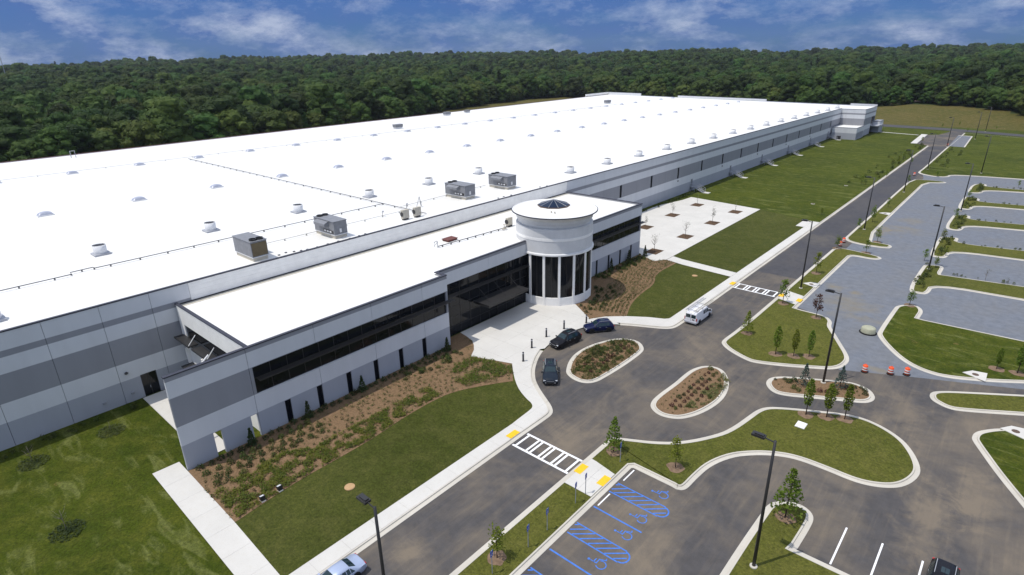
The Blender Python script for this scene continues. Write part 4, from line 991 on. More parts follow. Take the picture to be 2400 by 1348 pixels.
for x, y, lb in ((-84.0, 60.2, 'left'), (-85.2, 66.6, 'right')):
    t = tag(empty('roof_vent', (x, y, ZR)), 'small bent vent pipe on the roof, %s of the two by the cross pipe' % lb, 'vent pipe')
    MB().tube([(0, 0, 0), (0, 0, .8), (.25, 0, 1.0), (.45, 0, .8)], .1, 7).build('pipe', 'light_metal', t)
dots = [(-77.5, 37.2), (-77.8, 38.4), (-77.3, 39.4), (-76.9, 40.3), (-76.7, 41.2), (-76.6, 42.8), (-76.7, 44.6), (-76.7, 46.4), (-76.6, 48.4), (-76.7, 50.2), (-76.8, 51.4), (-77.2, 83.0), (-77.3, 84.7), (-77.0, 86.6), (-77.3, 96.2), (-76.8, 98.0)]
for k, (x, y) in enumerate(dots):
    tag(MB().box(-.14, -.14, 0, .14, .14, .12).build('paver_block', 'pipe_dark', None, (x, y, ZR)), 'small dark block lying loose along the front edge of the white roof', 'block', 'loose blocks on the roof edge')

# ================================================================== SITE FURNITURE
def prism_z(b, n, r0, r1, z0, z1): return b.lathe([(r0, z0), (r1, z1)], n)
b = MB().lathe([(.14, .15), (.12, 6), (.10, 12.0)], 8); me_pole = b.mesh('pole', 'dark_metal', True)
me_pb = MB().lathe([(.30, 0), (.30, .14), (.26, .18)], 16).mesh('base', 'kerb_concrete')
me_arm = MB().tube([(0, 0, 11.85), (-.75, 0, 11.95)], .05, 6).mesh('arm', 'dark_metal')
me_head = MB().box(-1.65, -.24, 11.88, -.7, .24, 12.05).box(-1.45, -.14, 12.052, -.8, .14, 12.14).mesh('lamp_head', 'dark_metal')
me_lens = MB().box(-1.55, -.18, 11.86, -.85, .18, 11.878).mesh('lens', 'lamp_lens')
PLB = ['tall dark lamp post in the small mulched island', 'tall dark lamp post on the near grass peninsula with a tree', 'dark lamp post on the verge beside the far crosswalk', 'dark lamp post at the nearest hammerhead of the gravel lot', 'dark lamp post on the verge strip past the far traffic barrels', 'dark lamp post midway along the far verge strip', 'dark lamp post by the drive beyond the gravel lot', 'dark lamp post beside the small far parking bay', 'left of the two distant lamp posts before the cross road', 'right of the two distant lamp posts by the cross road', 'dark lamp post at the top edge of the gravel lot', 'dark lamp post by the middle hammerheads of the gravel lot', 'dark lamp post cut off by the bottom edge beside the silver car']
for k, (x, y) in enumerate(D['poles']):
    t = tag(empty('street_lamp', (x, y, 0.05 if y < 380 else 0.0)), PLB[k], 'street lamp', 'dark parking lot lamp posts')
    inst('pole', me_pole, t); inst('base', me_pb, t); inst('arm', me_arm, t); h_ = inst('lamp_head', me_head, t); inst('lens', me_lens, h_)
# accessible parking signs
me_sp = MB().lathe([(.035, 0), (.035, 2.35)], 6).mesh('post', 'mid_metal')
me_pl = MB().box(-.19, -.02, 1.75, .19, .0, 2.32).mesh('sign_plate', 'sign_blue')
b = MB()
for i in range(10):
    a, c_ = 2.4+i*.45, 2.4+(i+1)*.45
    P = lambda t, r: (r*math.cos(t)-.0, -.025, 1.98+r*math.sin(t))
    b.add([P(a, .09), P(c_, .09), P(c_, .12), P(a, .12)], [(0, 1, 2, 3)])
b.add([(-.02, -.025, 2.2), (.02, -.025, 2.2), (.02, -.025, 2.02), (-.02, -.025, 2.02)], [(0, 1, 2, 3)]).add([(-.02, -.025, 2.06), (.1, -.025, 2.06), (.1, -.025, 2.03), (-.02, -.025, 2.03)], [(0, 1, 2, 3)])
me_sym = b.mesh('wheelchair_symbol', 'white_paint')
SLB = ['blue parking sign on a grey post by the conical sapling', 'blue parking sign standing on the concrete ramp', 'blue parking sign at the grass end beside the ramp', 'blue parking sign midway along the grass strip', 'blue parking sign second from the bottom on the grass strip', 'blue parking sign lowest on the grass strip beside the sapling']
for k, (x, y) in enumerate(D['signs']):
    t = tag(empty('parking_sign', (x, y, 0.13), R(100)), SLB[k], 'sign', 'blue accessible parking signs')
    inst('post', me_sp, t); p_ = inst('sign_plate', me_pl, t); inst('wheelchair_symbol', me_sym, p_)
me_bo = MB().lathe([(.13, 0), (.13, 1.3), (.12, 1.36), (.05, 1.4)], 12).mesh('shaft', 'sign_navy' if 'sign_navy' in MT else 'dark_coping', True)
me_bb = MB().lathe([(.17, 0), (.17, .05), (.14, .06)], 12).mesh('base', 'dark_metal')
me_bl = MB().lathe([(.105, 1.12), (.132, 1.13), (.132, 1.24), (.105, 1.25)], 12, caps=False).mesh('lens', 'lamp_lens')
for k, (x, y) in enumerate(D['bollards']):
    t = tag(empty('bollard', (x, y, 0.15)), ['dark bollard on the plaza between the two front SUVs', 'dark bollard third from the left on the plaza edge', 'dark bollard second from the left on the plaza edge', 'leftmost dark bollard on the plaza, behind the facing SUV', 'rightmost dark bollard, beside the navy SUV and the mulch bed'][k], 'bollard', 'plaza bollards')
    inst('shaft', me_bo, t); inst('base', me_bb, t); inst('lens', me_bl, t)
# traffic barrels
me_br = MB().lathe([(.30, .06), (.295, .95), (.2, 1.02), (.12, 1.04)], 18).mesh('drum', 'orange_plastic', True)
me_bs = []
for z0 in (.3, .62):
    me_bs.append(MB().lathe([(.302, z0), (.300, z0+.16)], 18, caps=False).mesh('reflective_band', 'white_band', True))
me_bk = MB().lathe([(.42, 0), (.42, .05), (.33, .09)], 10).mesh('rubber_base', 'black_rubber')
me_bh = MB().tube([(-.14, 0, 1.02), (-.1, 0, 1.14), (.1, 0, 1.14), (.14, 0, 1.02)], .025, 5).mesh('handle', 'orange_plastic')
BL = ['leftmost of the three orange barrels at the gravel lot entrance', 'middle of the three orange barrels at the gravel lot entrance', 'rightmost of the three orange barrels at the gravel lot entrance', 'nearer of the two orange barrels by the far verge opening', 'farther of the two orange barrels by the far verge opening', 'lone orange barrel by the drive beside the far hedge strip', 'tiny orange barrel by the distant parking bay']
for k, (x, y) in enumerate(D['barrels']):
    t = tag(empty('traffic_barrel', (x, y, 0.01), k), BL[k], 'traffic barrel', 'orange traffic barrels')
    d_ = inst('drum', me_br, t); inst('reflective_band', me_bs[0], d_); inst('reflective_band', me_bs[1], d_); inst('rubber_base', me_bk, t); inst('handle', me_bh, t)
t = tag(empty('manhole_riser', (*D['riser'], 0.01)), 'pale concrete manhole riser with dark rubber ring on the gravel', 'manhole')
MB().lathe([(1.12, 0), (1.15, .1), (1.0, .16)], 28).build('rubber_ring', 'black_rubber', t); MB().lathe([(.98, .1), (.92, .75), (.82, .86), (.4, .9), (.02, .9)], 28, caps=False).build('cone', 'riser_concrete', t, smooth=True)
LL = ['white square utility box lid in the teardrop lawn', 'round tan manhole lid in the lawn beside the near road', 'round tan manhole lid in the lawn by the footpath', 'pale ring manhole lid in the far field', 'pale manhole lid far up the field by the drive']
for k, (x, y) in enumerate(D['lids']):
    t = tag(empty('utility_lid', (x, y, 0.1)), LL[k], 'manhole lid')
    if k == 0: MB().box(-.5, -.65, 0, .5, .65, .08).build('frame', 'concrete', t); MB().box(-.44, -.59, .082, .44, .59, .1).build('cover', 'white_paint', t)
    else: MB().lathe([(.5, 0), (.5, .08), (.42, .085)], 18).build('frame', 'tan_lid' if k < 3 else 'concrete', t); MB().lathe([(.4, .086), (.4, .1), (.01, .1)], 18).build('cover', 'coil_brown' if k > 2 else 'tan_lid', t)
for k, (x, y) in enumerate(D['floods']):
    t = tag(empty('flood_light', (x, y, 0.115)), ['lower of the two small flood lights at the mulch bed edge', 'upper of the two small flood lights at the mulch bed edge'][k], 'flood light')
    MB().box(-.25, -.2, 0, .25, .2, .1).build('base', 'concrete', t); MB().add([(-.2, -.2, .12), (.2, -.2, .12), (.2, .2, .12), (-.2, .2, .12), (-.3, -.22, .45), (.12, -.22, .6), (.12, .22, .6), (-.3, .22, .45)], [(3, 2, 1, 0), (4, 5, 6, 7), (0, 1, 5, 4), (1, 2, 6, 5), (2, 3, 7, 6), (3, 0, 4, 7)]).build('housing', 'dark_metal', t)
    MB().add([(-.27, -.18, .462), (.09, -.18, .592), (.09, .18, .592), (-.27, .18, .462)], [(0, 1, 2, 3)]).build('lens', 'lamp_lens', t)
# exterior steel stairs along the long wall
def stair_parts():
    out = [('landing', MB().box(.02, -.9, 1.25, 1.6, .9, 1.35).mesh('landing', 'mid_metal'))]
    for s in (-.85, .85): out.append(('stringer', MB().add([(1.6, s-.04, 1.35), (1.6, s-.04, 1.1), (4.1, s-.04, 0), (4.3, s-.04, .12), (1.6, s+.04, 1.35), (1.6, s+.04, 1.1), (4.1, s+.04, 0), (4.3, s+.04, .12)], [(0, 1, 2, 3), (7, 6, 5, 4), (0, 3, 7, 4), (1, 5, 6, 2), (3, 2, 6, 7), (0, 4, 5, 1)]).mesh('stringer', 'light_metal')))
    for k in range(7): out.append(('tread', MB().box(1.66+k*.36, -.8, 1.17-k*.165, 1.95+k*.36, .8, 1.21-k*.165).mesh('tread', 'mid_metal')))
    for s in (-.88, .88):
        b = MB().tube([(.1, s, 2.35), (1.6, s, 2.35), (4.2, s, 1.1)], .04, 6).tube([(.1, s, 1.85), (1.6, s, 1.85), (4.2, s, .6)], .03, 6)
        for q in ((.12, 1.35), (1.6, 1.35), (2.9, .72), (4.2, .1)): b.tube([(q[0], s, q[1]-.2 if q[0] > 1.7 else q[1]), (q[0], s, q[1]+1.0)], .035, 6)
        out.append(('handrail', b.mesh('handrail', 'light_metal')))
    for x_ in (.3, 1.5):
        for s in (-.8, .8): out.append(('post', MB().box(x_-.05, s-.05, 0, x_+.05, s+.05, 1.25).mesh('post', 'mid_metal')))
    out.append(('pad', MB().box(4.2, -.95, -.05, 5.9, .95, .06).mesh('pad', 'concrete')))
    return out
SP = stair_parts()
for k, y in enumerate((166.6, 195.8, 225.0, 254.3, 283.8, 311.0)):
    t = tag(empty('steel_stair', (X0+.02, y, 0.06)), '%s grey steel exit stair from the office along the long wall' % ORD[k], 'stairs', 'exit stairs on the long wall')
    for nm, me in SP: inst(nm, me, t)
    part(MB().box(X0-.02, y-.55, 1.4, X0+.05, y+.55, 3.6), 'door', 'unit_grey')
tag(MB().box(-.8, -.6, 0, .8, .6, 1.5).box(-.85, -.65, 1.503, .85, .65, 1.6).build('electrical_box', 'dark_metal', None, (-71.2, 313.0, 0.06)), 'dark utility cabinet against the far annex wall', 'cabinet')
tag(MB().box(-.3, -.5, 0, .3, .5, .9).tube([(.1, -.3, .9), (.1, -.3, 1.4), (.3, .2, 1.4), (.3, .2, .6)], .12, 7).build('fire_valve', 'red_metal', None, (-74.3, 128.2, 0.06)), 'red fire department valve by the wall behind the tree plaza', 'valve')
# tree pits in the tree plaza
for k, (x, y) in enumerate(D['pits']):
    t = struct(MB().box(-1.35, -1.75, 0, 1.35, 1.75, .012).build('tree_pit', 'pit_mulch', None, (x, y, Z+.002)))
# ================================================================== VEHICLES
def car(name, label, cat, loc, heading, st, paintm, wb, wr, glass, extra, tw=0.22):
    """st: stations front to rear (x, zbottom, half width, zbelt, ztop, half width top, crown)"""
    t = tag(empty(name, loc, math.atan2(heading[1], heading[0])), label, cat)
    rings = []
    for (x, zb, w, zbelt, zt_, wt, cr) in st:
        hb = [(0, zb), (w*.88, zb), (w, zb+.14), (w*1.0, max(zb+.2, zbelt-.22)), (w*.975, zbelt), (wt, zt_-.07), (wt*.86, zt_), (wt*.4, zt_+cr*.8), (0, zt_+cr)]
        rings.append([Vector((x, -p[0], p[1])) for p in hb] + [Vector((x, p[0], p[1])) for p in hb[-2:0:-1]])
    n = len(rings[0]); b = MB()
    for r in rings: b.v += [tuple(p) for p in r]
    for j in range(len(rings)-1):
        for i in range(n): b.f.append([j*n+i, j*n+(i+1) % n, (j+1)*n+(i+1) % n, (j+1)*n+i]); b.mi.append(0)
    b.f.append(list(range(n-1, -1, -1))); b.mi.append(0); b.f.append([(len(rings)-1)*n+i for i in range(n)]); b.mi.append(0)
    bo = b.build('body', paintm, t, smooth=True); bo.data.set_sharp_from_angle(angle=R(38))
    def pt(j, i, u, v):
        a, c_ = rings[j][i % n].lerp(rings[j+1][i % n], u), rings[j][(i+1) % n].lerp(rings[j+1][(i+1) % n], u)
        return a.lerp(c_, v)
    def patch(nm, mat, quads, off=.012):
        m_ = MB()
        for (j, i, u0, u1, v0, v1) in quads:
            P = [pt(j, i, u0, v0), pt(j, i, u1, v0), pt(j, i, u1, v1), pt(j, i, u0, v1)]
            nn = (P[1]-P[0]).cross(P[3]-P[0]); nn.normalize()
            ce = (P[0]+P[2])/2
            if nn.dot(ce-Vector((ce.x, 0, .8))) < 0: nn = -nn
            m_.add([p+nn*off for p in P] + [p-nn*.02 for p in P], [(0, 1, 2, 3), (7, 6, 5, 4), (0, 4, 5, 1), (1, 5, 6, 2), (2, 6, 7, 3), (3, 7, 4, 0)])
        return m_.build(nm, mat, t)
    for nm, mat, quads in glass: patch(nm, mat, quads)
    W = max(s[2] for s in st)
    for sx in (wb/2, -wb/2):
        for sy in (-1, 1):
            wl = MB().lathe([(wr*.62, -tw/2), (wr*.93, -tw/2), (wr, -tw*.3), (wr, tw*.3), (wr*.93, tw/2), (wr*.62, tw/2)], 22, caps=False).build('wheel', 'black_rubber', t, (sx, sy*(W-tw/2+.015), wr), smooth=True); wl.rotation_euler = (R(90), 0, 0)
            rm = MB().lathe([(wr*.64, -tw/2+.02), (wr*.55, -tw/2+.05), (wr*.15, -tw/2+.04), (.01, -tw/2+.02)], 22, caps=False)
            rm.lathe([(wr*.64, tw/2-.02), (wr*.55, tw/2-.05), (wr*.15, tw/2-.04), (.01, tw/2-.02)], 22, caps=False)
            for k in range(5):
                a = k*2*math.pi/5
                for z_ in (-tw/2+.015, tw/2-.02):
                    c1, s1 = math.cos(a), math.sin(a)
                    rm.add([(c1*.05-s1*.03, s1*.05+c1*.03, z_), (c1*.05+s1*.03, s1*.05-c1*.03, z_), (c1*wr*.6+s1*.025, s1*wr*.6-c1*.025, z_), (c1*wr*.6-s1*.025, s1*wr*.6+c1*.025, z_)], [(0, 1, 2, 3)])
            rm.build('rim', 'alloy', wl)
            MB().lathe([(wr+.07, -.012), (wr+.07, .012), (.01, .012)], 22).build('wheel_arch', 'black_rubber', t, (sx, sy*(W-.006), wr+.01)).rotation_euler = (R(90), 0, 0)
    for nm, mat, bxs in extra:
        m_ = MB()
        for q in bxs: m_.box(*q)
        m_.build(nm, mat, t)
    return t
def suv_st(Lh, Wd, Ht):
    s = Lh/2.37; h = Ht/1.72; w = Wd/.94
    raw = [(2.37, .40, .70, .66, .74, .58, .01), (2.28, .27, .86, .78, .88, .68, .015), (1.95, .23, .92, .86, .99, .76, .03), (1.25, .22, .94, .93, 1.07, .79, .035), (.98, .22, .94, .95, 1.12, .80, .03),
           (.28, .22, .94, .98, 1.62, .66, .03), (-.15, .22, .94, .98, 1.69, .67, .035), (-1.0, .22, .94, 1.0, 1.69, .68, .035), (-1.72, .23, .93, 1.02, 1.64, .66, .03), (-2.12, .25, .91, 1.03, 1.26, .74, .02), (-2.3, .30, .88, .98, 1.06, .72, .02), (-2.37, .42, .80, .84, .92, .66, .01)]
    return [(a*s, b_*h, c_*w, d_*h, e*h, f_*w, g_) for a, b_, c_, d_, e, f_, g_ in raw]
def suv_glass():
    g_ = [('windshield', 'car_glass', [(4, i, .12, .93, 0.02 if i != 5 else .1, .98 if i != 10 else .9) for i in (6, 7, 8, 9)]),
          ('rear_window', 'car_glass', [(8, i, .08, .8, .02, .98) for i in (6, 7, 8, 9)]),
          ('sunroof', 'car_glass', [(6, i, .1, .85, .05, .95) for i in (7, 8)])]
    for i, rev in ((4, False), (11, True)):
        lo, hi = (.10, .90)
        for (j, u0, u1) in ((5, .25, .97), (6, .04, .48), (6, .54, .97), (7, .05, .72)):
            g_.append(('side_window', 'car_glass', [(j, i, u0, u1, lo, hi)]))
        g_.append(('side_window', 'car_glass', [(4, i, .62, .97, lo, hi)]))
    return g_
def suv_extra(Lh, Wd, Ht, chrome=True):
    h = Ht/1.72; L2, W2 = Lh, Wd
    e = [('headlight', 'lamp_lens', [(L2-.16, -W2*.9, .66*h, L2-.03, -W2*.58, .80*h)]), ('headlight', 'lamp_lens', [(L2-.16, W2*.58, .66*h, L2-.03, W2*.9, .80*h)]),
         ('grille', 'mid_metal' if chrome else 'dark_metal', [(L2-.04, -W2*.5, .60*h, L2+.015, W2*.5, .62*h), (L2-.04, -W2*.5, .66*h, L2+.01, W2*.5, .68*h), (L2-.04, -W2*.5, .72*h, L2+.005, W2*.5, .74*h)]),
         ('front_bumper', 'dark_metal', [(L2-.1, -W2*.72, .30*h, L2+.03, W2*.72, .44*h)]), ('fog_light', 'lamp_lens', [(L2-.05, -W2*.66, .45*h, L2+.02, -W2*.54, .51*h)]), ('fog_light', 'lamp_lens', [(L2-.05, W2*.54, .45*h, L2+.02, W2*.66, .51*h)]),
         ('taillight', 'red_lens', [(-L2+.0, -W2*.93, .82*h, -L2+.25, -W2*.72, 1.02*h)]), ('taillight', 'red_lens', [(-L2+.0, W2*.72, .82*h, -L2+.25, W2*.93, 1.02*h)]),
         ('license_plate', 'white_band', [(-L2-.02, -.16, .66*h, -L2+.03, .16, .78*h)]),
         ('mirror', 'dark_metal', [(.70, -W2-.20, 1.0*h, .86, -W2+.02, 1.14*h)]), ('mirror', 'dark_metal', [(.70, W2-.02, 1.0*h, .86, W2+.20, 1.14*h)]),
         ('roof_rail', 'mid_metal', [(-1.55, -W2*.66, 1.70*h, .1, -W2*.61, 1.745*h)]), ('roof_rail', 'mid_metal', [(-1.55, W2*.61, 1.70*h, .1, W2*.66, 1.745*h)])]
    for s in (-1, 1):
        for x_ in (-.05, -1.0): e.append(('door_handle', 'mid_metal', [(x_, s*W2-.012, .86*h, x_+.2, s*W2+.025, .89*h)]))
        e.append(('sill', 'dark_metal', [(-1.0, s*W2-.03, .22, 1.0, s*W2+.012, .34)]))
    return e
def suv(label, loc, heading, paintm, Lh=2.37, Wd=.94, Ht=1.72):
    return car('sport_utility_vehicle', label, 'car', loc, heading, suv_st(Lh, Wd, Ht), paintm, 2.8*Lh/2.37, .36, suv_glass(), suv_extra(Lh, Wd, Ht))
suv('navy blue SUV at the kerb nearest the mulch bed and white van', (-43.0, 67.45, .008), (-.62, -.785), 'paint_navy', 2.2, .91, 1.66)
suv('black SUV in the middle of the three by the plaza', (-44.2, 60.8, .008), (-.14, -.99), 'paint_black', 2.45, .97, 1.76)
suv('dark graphite SUV facing the camera at the drop-off loop', (-40.15, 52.05, .008), (.62, -.785), 'paint_graphite', 2.4, .96, 1.76)
suv('black SUV cut by the bottom edge in the white lined parking bay', (2.1, 45.25, .008), (0, -1), 'paint_black', 2.4, .95, 1.74)
# silver sedan
raw = [(2.45, .38, .68, .58, .64, .56, .01), (2.36, .26, .84, .66, .76, .66, .015), (1.9, .2, .90, .74, .86, .74, .03), (1.15, .19, .91, .80, .93, .77, .03), (.9, .19, .91, .82, .98, .77, .03), (.15, .19, .91, .86, 1.38, .60, .03), (-.3, .19, .91, .87, 1.42, .61, .03), (-1.0, .19, .91, .88, 1.38, .60, .03), (-1.65, .2, .90, .88, 1.02, .70, .03), (-2.1, .22, .88, .88, .98, .70, .02), (-2.36, .30, .82, .82, .93, .66, .02), (-2.45, .40, .74, .72, .80, .6, .01)]
gl = [('windshield', 'car_glass', [(4, i, .12, .93, .02, .98) for i in (6, 7, 8, 9)]), ('rear_window', 'car_glass', [(7, i, .1, .9, .02, .98) for i in (6, 7, 8, 9)])]
for i in (4, 11):
    for (j, u0, u1) in ((5, .2, .97), (6, .04, .5), (6, .56, .97), (7, .05, .55)): gl.append(('side_window', 'car_glass', [(j, i, u0, u1, .1, .9)]))
ex = [('headlight', 'lamp_lens', [(2.28, -.80, .56, 2.42, -.5, .68)]), ('headlight', 'lamp_lens', [(2.28, .5, .56, 2.42, .80, .68)]), ('taillight', 'red_lens', [(-2.46, -.76, .66, -2.3, -.42, .82)]), ('taillight', 'red_lens', [(-2.46, .42, .66, -2.3, .76, .82)]), ('license_plate', 'white_band', [(-2.47, -.16, .6, -2.4, .16, .7)]), ('rear_bumper', 'light_metal', [(-2.52, -.7, .32, -2.4, .7, .48)]), ('front_bumper', 'light_metal', [(2.4, -.7, .3, 2.52, .7, .44)]), ('mirror', 'paint_silver', [(.62, -1.08, .86, .78, -.88, .98)]), ('mirror', 'paint_silver', [(.62, .88, .86, .78, 1.08, .98)])]
for s in (-1, 1):
    for x_ in (-.05, -.95): ex.append(('door_handle', 'light_metal', [(x_, s*.9-.012, .74, x_+.18, s*.9+.03, .77)]))
car('sedan', 'silver blue sedan parked by the kerb at the bottom edge', 'car', (-33.35, 16.0, .008), (0, -1), raw, 'paint_silver', 2.75, .33, gl, ex, .2)
# white cargo van with ladder rack
raw = [(2.8, .42, .80, .80, .88, .66, .01), (2.7, .30, .93, .92, 1.02, .80, .02), (2.3, .26, .98, 1.02, 1.16, .86, .03), (1.85, .25, .99, 1.06, 1.24, .87, .03), (1.2, .25, 1.0, 1.08, 1.92, .80, .04), (.8, .25, 1.0, 1.08, 2.0, .82, .05), (-.6, .25, 1.0, 1.08, 2.02, .83, .05), (-2.5, .26, 1.0, 1.08, 2.0, .82, .05), (-2.74, .28, .98, 1.06, 1.92, .80, .04), (-2.8, .4, .95, 1.04, 1.84, .78, .03)]
gl = [('windshield', 'car_glass', [(3, i, .1, .92, .02, .98) for i in (6, 7, 8, 9)])]
for i in (4, 11):
    for (j, u0, u1) in ((3, .55, .97), (4, .1, .95), (5, .08, .42), (5, .52, .86)): gl.append(('side_window', 'car_glass', [(j, i, u0, u1, .12, .78)]))
ex = [('rear_window', 'car_glass', [(-2.83, -.78, 1.18, -2.78, -.08, 1.72)]), ('rear_window', 'car_glass', [(-2.83, .08, 1.18, -2.78, .78, 1.72)]), ('rear_bumper', 'light_metal', [(-2.95, -.95, .38, -2.8, .95, .58)]), ('front_bumper', 'light_metal', [(2.76, -.9, .38, 2.9, .9, .58)]), ('taillight', 'red_lens', [(-2.82, -.99, .8, -2.74, -.86, 1.25)]), ('taillight', 'red_lens', [(-2.82, .86, .8, -2.74, .99, 1.25)]), ('license_plate', 'brown_panel', [(-2.84, -.6, .86, -2.8, -.25, 1.0)]), ('headlight', 'lamp_lens', [(2.68, -.86, .78, 2.8, -.5, .94)]), ('headlight', 'lamp_lens', [(2.68, .5, .78, 2.8, .86, .94)]), ('mirror', 'dark_metal', [(1.45, -1.25, 1.15, 1.6, -.98, 1.45)]), ('mirror', 'dark_metal', [(1.45, .98, 1.15, 1.6, 1.25, 1.45)]), ('door_seam', 'dark_metal', [(-2.815, -.012, .62, -2.79, .012, 1.9)])]
for x_ in (-2.2, -.6, 1.0): ex.append(('rack_bar', 'mid_metal', [(x_-.03, -.9, 2.2, x_+.03, .9, 2.26), (x_-.03, -.78, 1.95, x_+.03, -.74, 2.2), (x_-.03, .74, 1.95, x_+.03, .78, 2.2)]))
van = car('cargo_van', 'white cargo van with a ladder rack parked beside the kerb', 'van', (-33.35, 80.6, .008), (0, 1), raw, 'paint_white', 3.5, .37, gl, ex)
for k, (x_, lb) in enumerate(((-34.0, 'grey ladder on the left side of the white van roof'), (-32.75, 'rust stained ladder on the right side of the white van roof'))):
    t = tag(empty('ladder', (x_, 77.9, 2.275)), lb, 'ladder')
    for s in (-.2, .2): MB().box(s-.03, -.2, 0, s+.03, 6.0, .09).build('rail', 'light_metal' if k == 0 else 'beige_metal', t)
    for j in range(16): MB().box(-.168, .05+j*.37, .03, .168, .09+j*.37, .07).build('rung', 'light_metal' if k == 0 else 'beige_metal', t)
# ================================================================== VEGETATION
rnd = random.Random(11)
def leafquad(b, p, size, nrm=None, m=0):
    d1 = Vector((rnd.gauss(0, 1), rnd.gauss(0, 1), rnd.gauss(0, 1)))
    if nrm is not None:
        nn = (nrm+d1*.45).normalized(); a = nn.cross(Vector((rnd.gauss(0, 1), rnd.gauss(0, 1), rnd.gauss(0, 1)))).normalized()
        c_ = nn.cross(a)
    else:
        a = d1.normalized(); c_ = a.cross(Vector((rnd.gauss(0, 1), rnd.gauss(0, 1), rnd.gauss(0, 1)))).normalized()
    s = size*rnd.uniform(.6, 1.3); a *= s*.5; c_ *= s*.36
    b.add([p-a, p+c_-a*.15, p+a, p-c_-a*.15], [(0, 1, 2, 3)], m)
ICO = []
def _ico():
    import bmesh
    bm = bmesh.new(); bmesh.ops.create_icosphere(bm, subdivisions=2, radius=1.0)
    v = [q.co.copy() for q in bm.verts]; f = [[w.index for w in q.verts] for q in bm.faces]; bm.free(); return v, f
ICO = _ico()
def forest_crown(h, w, lobes, per, size, base=.14):
    """lumpy broadleaf crown: solid uneven lobes with clumps of leaf faces over them"""
    b = MB(); k = 0
    for q in range(lobes):
        t = base+(1-base)*((q+.5)/lobes)**.8; a = q*2.4+rnd.uniform(-.5, .5)
        prof = math.sin(math.pi*min(1, (t-base)/(1-base)*.80+.16))**.6
        rr = w*prof*rnd.uniform(.35, .82)
        c_ = Vector((rr*math.cos(a), rr*math.sin(a), h*t*.90)); lr = w*rnd.uniform(.32, .50)
        sd_ = rnd.uniform(0, 99)
        b.add([c_+Vector((p.x, p.y, p.z*.8))*lr*(.80+.4*noise.noise(p*2.3+Vector((sd_, 0, 0)))) for p in ICO[0]], ICO[1])
        for _ in range(per):
            d_ = Vector((rnd.gauss(0, 1), rnd.gauss(0, 1), rnd.gauss(.45, 1))).normalized()
            leafquad(b, c_+Vector((d_.x*lr, d_.y*lr, d_.z*lr*.8))*rnd.uniform(.84, 1.10), size, d_*1.5)
    return b
def pine_crown(h, w, size):
    b = MB()
    for t in range(16):
        z = h*(.3+.7*t/16); r_ = w*(1-t/17)**.8
        for k in range(5):
            a = rnd.uniform(0, 6.28)
            for q in range(9):
                u = rnd.uniform(.2, 1)
                leafquad(b, Vector((r_*u*math.cos(a)+rnd.gauss(0, .35), r_*u*math.sin(a)+rnd.gauss(0, .35), z-u*.7+rnd.gauss(0, .2))), size, Vector((0, 0, 1)))
    return b
def trunk_mesh(h, r0, r1, limbs, spread, mat='bark', start=.3):
    b = MB().tube([(0, 0, -.3), (.0, 0, h*.3), (.05*h*.1, .02, h*.65), (0, 0, h)], [r0*1.25, r0, (r0+r1)/2, r1], 7)
    for k in range(limbs):
        z = h*rnd.uniform(start, .92); a = rnd.uniform(0, 6.28); l_ = spread*rnd.uniform(.5, 1)
        b.tube([(0, 0, z), (l_*.5*math.cos(a), l_*.5*math.sin(a), z+l_*.35), (l_*math.cos(a), l_*math.sin(a), z+l_*.8)], [r1*.9, r1*.6, r1*.25], 5)
    return b.mesh('trunk', mat, True)
FC = []   # (crown mesh, trunk mesh, nominal height)
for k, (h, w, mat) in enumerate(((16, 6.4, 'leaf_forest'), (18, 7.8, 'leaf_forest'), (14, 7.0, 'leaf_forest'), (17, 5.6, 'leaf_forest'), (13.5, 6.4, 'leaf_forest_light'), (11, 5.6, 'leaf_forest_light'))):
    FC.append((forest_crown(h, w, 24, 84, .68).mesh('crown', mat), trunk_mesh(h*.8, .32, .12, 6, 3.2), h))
FC.append((pine_crown(19, 3.3, 1.0).mesh('crown', 'leaf_pine'), trunk_mesh(17, .26, .08, 3, 1.5, 'pale_bark'), 19))
def occupied(x, y):
    return inside(SITE, x, y)
pts = []
sp = 9.3
for i in range(-236, 70):
    for j in range(-8, 236):
        x = i*sp+rnd.uniform(-3.6, 3.6); y = j*sp+rnd.uniform(-3.6, 3.6)
        D_ = math.hypot(x, y)
        if D_ > 2150 or (D_ > 900 and (i+j) % 2) or (D_ > 1500 and i % 2): continue
        az = math.degrees(math.atan2(x, y))
        if not (-96 < az < 14) or y < -60: continue
        if occupied(x, y): continue
        d = dist_edge(x, y)
        if d < 2: continue
        if -105 < x < 15 and 514 < y < 615 and rnd.random() < .85: continue      # thinned slope
        pts.append((d, x, y))
pts.sort()
near = pts[:270]; rest = pts[270:]
KL = {0: 'tall dark broadleaf tree', 1: 'very tall dark broadleaf tree', 2: 'broad dark green tree', 3: 'slender dark broadleaf tree', 4: 'broad light green tree', 5: 'low light green tree', 6: 'tall dark pine tree'}
src = {}
